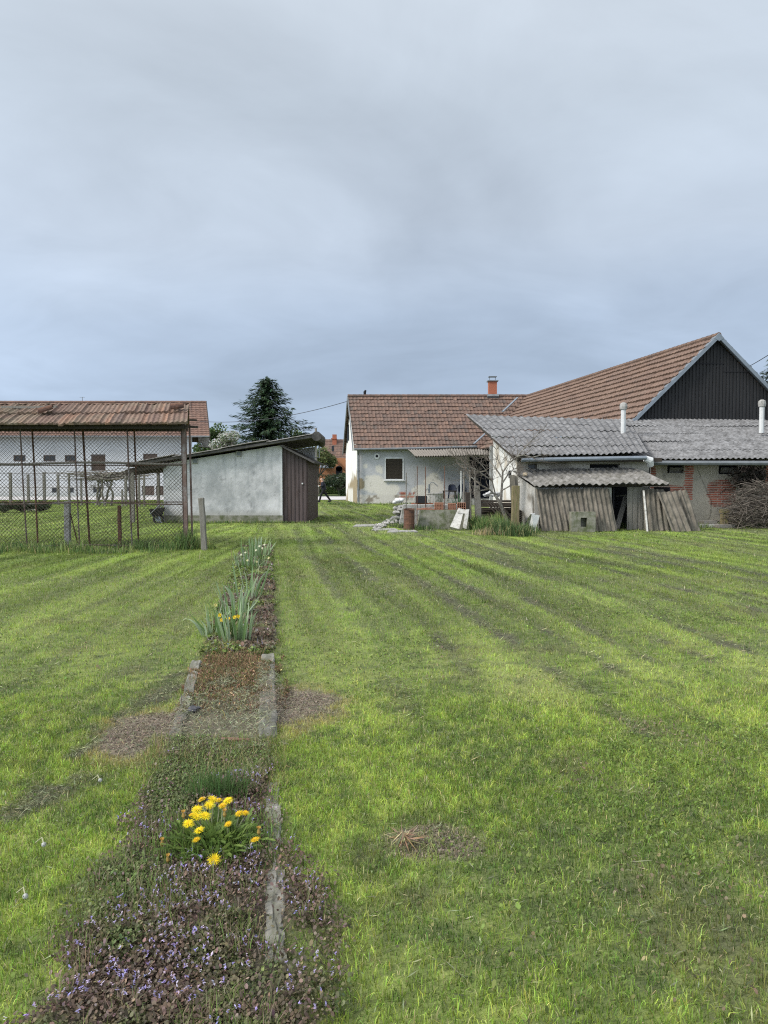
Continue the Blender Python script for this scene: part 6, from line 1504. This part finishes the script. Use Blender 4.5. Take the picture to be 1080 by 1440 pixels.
# rubble, sack, slab
def rubble():
    m = MB(); r = random.Random(41)
    for k in range(110):
        px = r.gauss(546, 9) + r.uniform(-4, 4); py = 744 - (px - 528) * .42 + r.gauss(0, 2.0); p = G(px, max(py, 724)); s = r.uniform(.025, .085); v = r.uniform(.3, .8); rock(m, (p.x, p.y, s * .35 + .02 + .10 * math.exp(-((px - 549) / 7) ** 2) * r.random()), s, .8, (.52 * v, .50 * v, .46 * v), 5)
    o = m.build('rubble', 'attr'); tag(o, 'spill of pale stone rubble beside the rusty drum', 'rubble', kind='stuff')
    m = MB()
    for (px, py, sx, sy) in ((513, 740, .75, .55), (541, 745.5, .8, .35), (566, 748, .9, .3)):
        p = G(px, py); slab(m, [(p.x - sx / 2, p.y - sy, .03), (p.x + sx / 2, p.y - sy * .8, .03), (p.x + sx * .4, p.y + sy, .04), (p.x - sx * .4, p.y + sy * .7, .04)], .06)
    tag(m.build('paving_slabs', 'concrete', origin=G(513, 740)), 'flat half sunken concrete slabs in the grass by the rubble', 'paving slabs')
    m = MB(); c = P(560, 704, 26.5); 
    for q in ((0, 0, 0, .13), (.1, .03, .02, .12), (-.12, 0, -.06, .09)): rock(m, (c.x + q[0], c.y + q[1], c.z + q[2]), q[3], 1, n=9)
    tag(m.build('white_sack', 'white_paint', origin=c, smooth=True), 'crumpled white sack on the pale heap left of the rods', 'sack')
    m = MB()
    for k in range(36): x = X_(r.uniform(556, 585), 26.6); z = r.uniform(0, .62) * (1 if x < X_(577, 26.6) else .95); rock(m, (x, 26.6 + r.uniform(-.2, .3), z), r.uniform(.1, .19), .8, n=5)
    tag(m.build('stone_heap', 'concrete', origin=(X_(570, 26.6), 26.6, 0)), 'heap of pale broken stone under the white sack', 'stone heap')
    m = MB()
    for k in range(14): x = X_(682 + k * 1.6 + r.uniform(-1, 1), 25.6); rock(m, (x, 25.6 + r.uniform(-.2, .2), Z_(r.uniform(692, 697), 25.6)), r.uniform(.06, .12), .9, n=6)
    wl = MB()
    tag(m.build('whitewashed_stones', 'white_paint', origin=(X_(690, 25.6), 25.6, .9)), 'row of whitewashed stones on the board pile behind the bare tree', 'stones', kind='stuff')
    m = MB()
    for k in range(20): z = .05 + .085 * (k // 2); yy = 25.4 + .25 * (k % 2); beam(m, (X_(676, yy), yy, z + r.uniform(-.02, .02)), (X_(724, yy), yy + r.uniform(-.1, .1), z + r.uniform(-.02, .05)), .24, .06)
    for k in range(5): beam(m, P(682 + k * 5, 704 + k, 25.0), Vector((X_(705 + k * 5, 24.8), 24.8, r.uniform(.1, .3))), .1, .04)
    tag(m.build('board_pile', 'dark_wood', origin=(X_(700, 25.4), 25.4, 0)), 'pile of dark rotting boards behind the bare fruit tree', 'board pile')
    m = MB()
    for k in range(9): halftile(m, (X_(729, 23.9), 23.7, .06 + k * .055), (X_(729.5, 23.9), 24.1, .06 + k * .055), .10)
    tag(m.build('tile_stack', 'dark_wood', origin=(X_(729, 23.9), 23.7, 0)), 'stack of dark curved tiles beside the mossy post', 'tile stack')
    for (a, b, z, yy, mt, lab) in ((985, 1011, .05, 24.6, 'white_board', 'pale stone slab at the bottom of the stack by the wall'), (987, 1006, .16, 24.75, 'grey_wood', 'short weathered plank on top of the pale slab'), (1009, 1032, .06, 24.3, 'grey_wood', 'dark plank lying before the brushwood')):
        m = MB(); beam(m, (X_(a, yy), yy, z), (X_(b, yy), yy + .05, z + .01), .3, .1); tag(m.build('plank', mt, origin=(X_(a, yy), yy, 0)), lab, 'plank')
    m = MB(); box(m, (X_(1019, 24.5), 24.5, Z_(719, 24.5)), (.26, .2, .12)); box(m, (X_(1019, 24.5), 24.5, (Z_(722, 24.5)) / 2 - .02), (.2, .16, Z_(722, 24.5))); tag(m.build('wooden_box', 'moss_wood', origin=(X_(1019, 24.5), 24.5, 0)), 'small yellowish wooden box in front of the brushwood', 'box')
rubble()
# porch terrace, well, chairs
def porch_things():
    m = MB(); box(m, ((X_(612, 48) + 7.4) / 2, 48.9, .18), (7.4 - X_(612, 48), 2.6, .40)); tag(m.build('terrace', 'concrete', origin=(4, 48.9, 0)), 'raised concrete terrace under the porch canopy', 'terrace')
    t = thing('well', 'round concrete well ring with an old hand pump before the farmhouse', 'well', (X_(611, 44), 44, 0)); m = MB(); x = X_(611, 44); zt = Z_(693.5, 44); n = 20
    V = []; Fc = []; prof = [(.47, 0), (.47, zt - .06), (.50, zt - .06), (.50, zt), (.2, zt + .02), (.0, zt + .02)]
    for r, z in prof:
        for k in range(n): a = 6.283 * k / n; V.append((x + r * math.cos(a), 44 + r * math.sin(a), z))
    for i in range(len(prof) - 1):
        for k in range(n): Fc.append((i * n + k, i * n + (k + 1) % n, (i + 1) * n + (k + 1) % n, (i + 1) * n + k))
    m.add(V, Fc); m.build('ring', 'concrete', t)
    m = MB(); px = X_(603.5, 44); tube(m, [(px, 44, zt), (px, 44, Z_(681, 44))], .06, 8); tube(m, [(px, 44, Z_(683, 44)), (px + .1, 44, Z_(678, 44)), (px + .25, 44, Z_(678.5, 44)), (px + .5, 44, Z_(684, 44))], .025, 6); tube(m, [(px, 44, Z_(687, 44)), (px - .18, 43.9, Z_(688, 44)), (px - .2, 43.9, Z_(691, 44))], .03, 6); m.build('pump', 'zinc_dark', t)
    m = MB(); cx = X_(592.5, 43); w_ = X_(600, 43) - X_(585, 43); zt = Z_(697.5, 43); z0 = .25
    for (dx, dy, sx, sy) in ((0, -.2, w_, .03), (0, .2, w_, .03), (-w_ / 2, 0, .03, .37), (w_ / 2, 0, .03, .37)): box(m, (cx + dx, 43 + dy, (z0 + zt) / 2), (sx, sy, zt - z0))
    box(m, (cx, 43, z0 + .02), (w_ - .04, .36, .03)); tag(m.build('black_crate', 'black_plastic', origin=(cx, 43, z0)), 'open black plastic crate standing on bricks before the farmhouse', 'crate')
    m = MB()
    for k in range(5):
        for j in range(3): box(m, (cx - .45 + k * .25, 43 + .05 * j, .04 + j * .085), (.23, .3, .078), col=None)
    tag(m.build('brick_stack', 'brick', origin=(cx, 43, 0)), 'low stack of red bricks carrying the black crate', 'brick stack')
    def chair(px, label, Y, rz):
        x = X_(px, Y); t = thing('plastic_chair', label, 'chair', (x, Y, .38), 'dark blue plastic chairs on the terrace'); z = .38
        m = MB(); box(m, (x, Y, z + .43), (.46, .44, .035)); m.build('seat', 'blue_plastic', t, bevel=.01)
        m = MB(); n = 8; V = []
        for j in range(5):
            for k in range(n + 1):
                u = k / n - .5; v = j / 4; w2 = .5 - .06 * v - .05 * (v > .9); V.append((x + u * w2, Y + .22 + .12 * v - .1 * (2 * u) ** 2, z + .42 + .47 * v - (.05 * (2 * u) ** 4 if j == 4 else 0)))
        m.add(V, gridfaces(5, n + 1)); m.build('backrest', 'blue_plastic', t, solid=.02)
        for sx in (-1, 1):
            m = MB(); box(m, (x + sx * .26, Y, z + .66), (.05, .46, .03)); box(m, (x + sx * .26, Y - .2, z + .54), (.04, .04, .22)); m.build('armrest', 'blue_plastic', t)
            for sy in (-1, 1): m = MB(); beam(m, (x + sx * .2, Y + sy * .19, z + .42), (x + sx * .25, Y + sy * .23, z), .05, .045); m.build('leg', 'blue_plastic', t)
    chair(636, 'dark blue plastic chair behind the little table on the terrace', 48.6, 0); chair(650, 'dark blue plastic chair half hidden by the white porch pole', 48.7, 0)
    Y = 48.0; x = X_(632, Y); t = thing('table', 'small dark table at the edge of the terrace', 'table', (x, Y, .38)); m = MB(); box(m, (x, Y, Z_(690.5, Y)), (.85, .5, .05)); m.build('tabletop', 'dark_wood', t)
    for sx in (-1, 1):
        for sy in (-1, 1): m = MB(); zt = Z_(690.5, Y) - .025; box(m, (x + sx * .36, Y + sy * .2, (zt + .38) / 2), (.06, .06, zt - .38)); m.build('leg', 'dark_wood', t)
    t = thing('spiky_plant', 'spiky green plant growing behind the clay blocks', 'plant', (X_(645, 26.4), 26.4, .4)); m = MB()
    for k in range(26): sword(m, (X_(645, 26.4) + rnd.gauss(0, .05), 26.4, .45), rnd.uniform(.4, .75), rnd.uniform(0, 6.28), rnd.uniform(.1, .8), .035, (.06, .11, .06), .15)
    m.build('leaves', 'leaf', t); m = MB(); tube(m, [(X_(645, 26.4), 26.4, 0), (X_(645, 26.4), 26.4, .48)], [.16, .2], 12); m.build('pot', 'concrete', t)
porch_things()
# wheelbarrow at the shed corner
def barrow():
    x = X_(226, 27.4); y = 27.0; t = thing('wheelbarrow', 'black wheelbarrow tipped up against the shed corner', 'wheelbarrow', (x, y, 0)); m = MB()
    a = math.radians(38)
    def T(px_, pz): return (x + px_ * math.cos(a) + pz * math.sin(a) * .4 - .05, 0, .33 - px_ * math.sin(a) * -1 * .5 + pz)
    b = [(x - .14, y - .18, .27), (x + .10, y - .18, .24), (x + .10, y + .18, .24), (x - .14, y + .18, .27)]; tp = [(x - .24, y - .26, .50), (x + .20, y - .26, .56), (x + .20, y + .26, .56), (x - .24, y + .26, .50)]
    hexa(m, b, tp); m.build('tray', 'black_plastic', t)
    m = MB(); V = []; 
    for k in range(17):
        q = 6.283 * k / 16; V.append((x + .02 + .16 * math.cos(q), y, .16 + .16 * math.sin(q)))
    tube(m, V, .04, 8, cap=False); w2 = m.build('wheel', 'rubber', t); m = MB(); tube(m, [(x + .02, y - .04, .16), (x + .02, y + .04, .16)], .1, 12); m.build('rim', 'zinc', w2)
    for s in (-1, 1):
        m = MB(); tube(m, [(x + .02, y + s * .08, .16), (x - .2, y + s * .24, .33), (x + .25, y + s * .26, .74)], .018, 6); m.build('handle', 'zinc_dark', t); m = MB(); tube(m, [(x + .1, y + s * .2, .25), (x + .2, y + s * .22, .02)], .016, 6); m.build('leg', 'zinc', t)
barrow()
# far parked car, wires, pole
def car():
    Y = 90; x = X_(480, Y); t = thing('parked_car', 'white parked car mostly hidden at the foot of the orange house', 'car', (x, Y, 0)); m = MB(); L = 3.6
    prof = [(-1.8, .3), (-1.8, .75), (-1.1, .88), (-.6, 1.35), (.8, 1.38), (1.45, .92), (1.8, .85), (1.8, .3)]
    V = [(x + a, Y - .75, z) for a, z in prof] + [(x + a, Y + .75, z) for a, z in prof]; n = len(prof); Fc = [tuple(range(n)), tuple(range(2 * n - 1, n - 1, -1))] + [(i, n + i, n + (i + 1) % n, (i + 1) % n) for i in range(n)]
    m.add(V, Fc); m.build('body', 'car_white', t, bevel=.05)
    m = MB(); m.add([(x - .95, Y - .76, .92), (x + 1.2, Y - .76, .94), (x + .75, Y - .76, 1.28), (x - .55, Y - .76, 1.27)], [(0, 1, 2, 3)]); m.build('window', 'glass_dark', t)
    for dx in (-1.15, 1.15): m = MB(); tube(m, [(x + dx, Y - .8, .3), (x + dx, Y - .6, .3)], .3, 14); m.build('wheel', 'rubber', t)
car()
def wire(label, a, b, sag, r=.014):
    a, b = Vector(a), Vector(b); pts = [a.lerp(b, k / 24) + Vector((0, 0, -sag * 4 * (k / 24) * (1 - k / 24))) for k in range(25)]; m = MB(); tube(m, pts, r, 5); tag(m.build('power_line', 'cable', origin=a), label, 'cable', 'overhead cables')
wire('overhead cable sagging from the white house past the spruce to the farmhouse ridge', P(258, 590, 74), P(493, 563, 54.4), .75, .022)
wire('overhead cable running off above the barn gable edge', P(1046, 519, 38), P(1112, 478, 27), .05, .016)
post('utility_pole', 'grey wooden utility pole poking up behind the shed roof', 'pole', 444.6, 602, 70, .20, 'grey_wood', round_=True)

# ------------------------------------------------------------------ the man walking by
def skinned(name, nodes, edges, mat, parent, root=0, sub=2):
    me = bpy.data.meshes.new(name); off = wloc(parent); me.from_pydata([tuple(Vector(p) - off) for p, r in nodes], edges, []); o = bpy.data.objects.new(name, me); COL.objects.link(o); o.parent = parent
    me.materials.append(M[mat]); md = o.modifiers.new('skin', 'SKIN'); md.use_smooth_shade = True
    for i, (p, r) in enumerate(nodes):
        sv = me.skin_vertices[0].data[i]; rr = r if hasattr(r, '__len__') else (r, r); sv.radius = rr; sv.use_root = (i == root)
    s = o.modifiers.new('sub', 'SUBSURF'); s.levels = sub; s.render_levels = sub; return o
def person():
    g = G(455.5, 706); x, y = g.x, g.y
    t = thing('person', 'bald man in a dark jacket and black trousers walking past with something pale in hand', 'person', (x, y, 0))
    def p(fx, sy, z): return (x - fx, y + sy, z)          # forward is to the viewer's left
    N = []; E = []
    def chain(pts, start=None):
        prev = start
        for q, r in pts:
            N.append((q, r)); i = len(N) - 1
            if prev is not None: E.append((prev, i))
            prev = i
        return prev
    chain([(p(0, 0, .93), .11)])
    chest = chain([(p(.03, 0, 1.10), .105), (p(.07, 0, 1.28), .12), (p(.09, 0, 1.40), .10)], 0)
    neck = chain([(p(.12, 0, 1.47), .055), (p(.15, 0, 1.54), .075), (p(.165, 0, 1.62), .095), (p(.15, 0, 1.69), .07)], chest)
    nose = chain([(p(.265, 0, 1.585), .014)], neck - 1)
    hands = []
    for s, el, wr in ((-1, (.02, -.27, 1.13), (.27, -.22, 1.14)), (1, (-.10, .27, 1.12), (.10, .25, .98))):
        e = chain([(p(.08, s * .17, 1.39), .065), (p(*el), .047), (p(*wr), .032)], chest - 0)
        h = chain([(p(wr[0] + .07, wr[1], wr[2] - .01), (.02, .038))], e); hands.append((wr, h, s))
        for k in range(4):
            b = (wr[0] + .09, wr[1], wr[2] + .022 - .017 * k); L = (.07, .08, .075, .06)[k]
            chain([(p(b[0], b[1], b[2]), .0095), (p(b[0] + L * .6, b[1] + s * -.015, b[2] - .006), .0085), (p(b[0] + L * .85, b[1] - s * .045, b[2] - .012), .0075)], h)
        chain([(p(wr[0] + .04, wr[1] - s * .03, wr[2] + .03), .011), (p(wr[0] + .085, wr[1] - s * .045, wr[2] + .045), .0085)], e)
    for s, kn, an, to in ((-1, (.20, -.09, .50), (.30, -.09, .09), (.47, -.09, .035)), (1, (-.16, .09, .50), (-.46, .09, .13), (-.33, .09, .03))):
        e = chain([(p(.01, s * .10, .86), .075), (p(*kn), .05), (p(*an), .032), (p(*to), .024)], 0)
    skinned('body', N, E, 'skin', t)
    J = [(p(-.01, 0, .80), .20), (p(.03, 0, 1.08), .185), (p(.07, 0, 1.28), .185), (p(.10, 0, 1.43), .12)]; JE = [(0, 1), (1, 2), (2, 3)]
    for s, el, wr in ((-1, (.02, -.27, 1.13), (.24, -.225, 1.14)), (1, (-.10, .27, 1.12), (.08, .25, .99))):
        i = len(J); J += [(p(.08, s * .19, 1.39), .085), (p(*el), .068), (p(*wr), .05)]; JE += [(2, i), (i, i + 1), (i + 1, i + 2)]
    skinned('jacket', J, JE, 'navy', t, 1)
    T = [(p(0, 0, 1.06), .17), (p(0, 0, .86), .165)]; TE = [(0, 1)]
    for s, kn, an in ((-1, (.20, -.09, .50), (.31, -.09, .05)), (1, (-.16, .09, .50), (-.48, .09, .08))):
        i = len(T); T += [(p(.02, s * .10, .78), .115), (p(*kn), .082), (p(*an), .065)]; TE += [(1, i), (i, i + 1), (i + 1, i + 2)]
    skinned('trousers', T, TE, 'black_cloth', t)
    for s, an, to in ((-1, (.28, -.09, .06), (.50, -.09, .05)), (1, (-.48, .09, .10), (-.30, .09, .045))): skinned('shoe', [(p(an[0] - .05, an[1], an[2]), .07), (p((an[0] + to[0]) / 2, an[1], .055), .065), (p(to[0] + .05, to[1], to[2]), .055)], [(0, 1), (1, 2)], 'black_plastic', t)
    m = MB()
    for s in (-1, 1): tube(m, [p(.135, s * .088, 1.60), p(.135, s * .10, 1.57)], [.028, .018], 8)
    m.build('ear', 'skin', t)
    m = MB()
    for s in (-1, 1): tube(m, [p(.252, s * .032, 1.622), p(.258, s * .032, 1.622)], .011, 8)
    m.build('eye', 'dark', t); m = MB(); box(m, p(.246, 0, 1.548), (.012, .045, .008)); m.build('mouth', 'brick', t)
    skinned('hair', [(p(.08, 0, 1.66), .06), (p(.06, 0, 1.60), .072), (p(.075, 0, 1.54), .06)], [(0, 1), (1, 2)], 'hair', t, 1)
    m = MB(); c = p(.37, -.24, 1.13); box(m, c, (.10, .07, .09), rz=.3); o = m.build('paper_bag', 'paper', origin=c); tag(o, 'small pale packet held by the walking man', 'packet')
person()
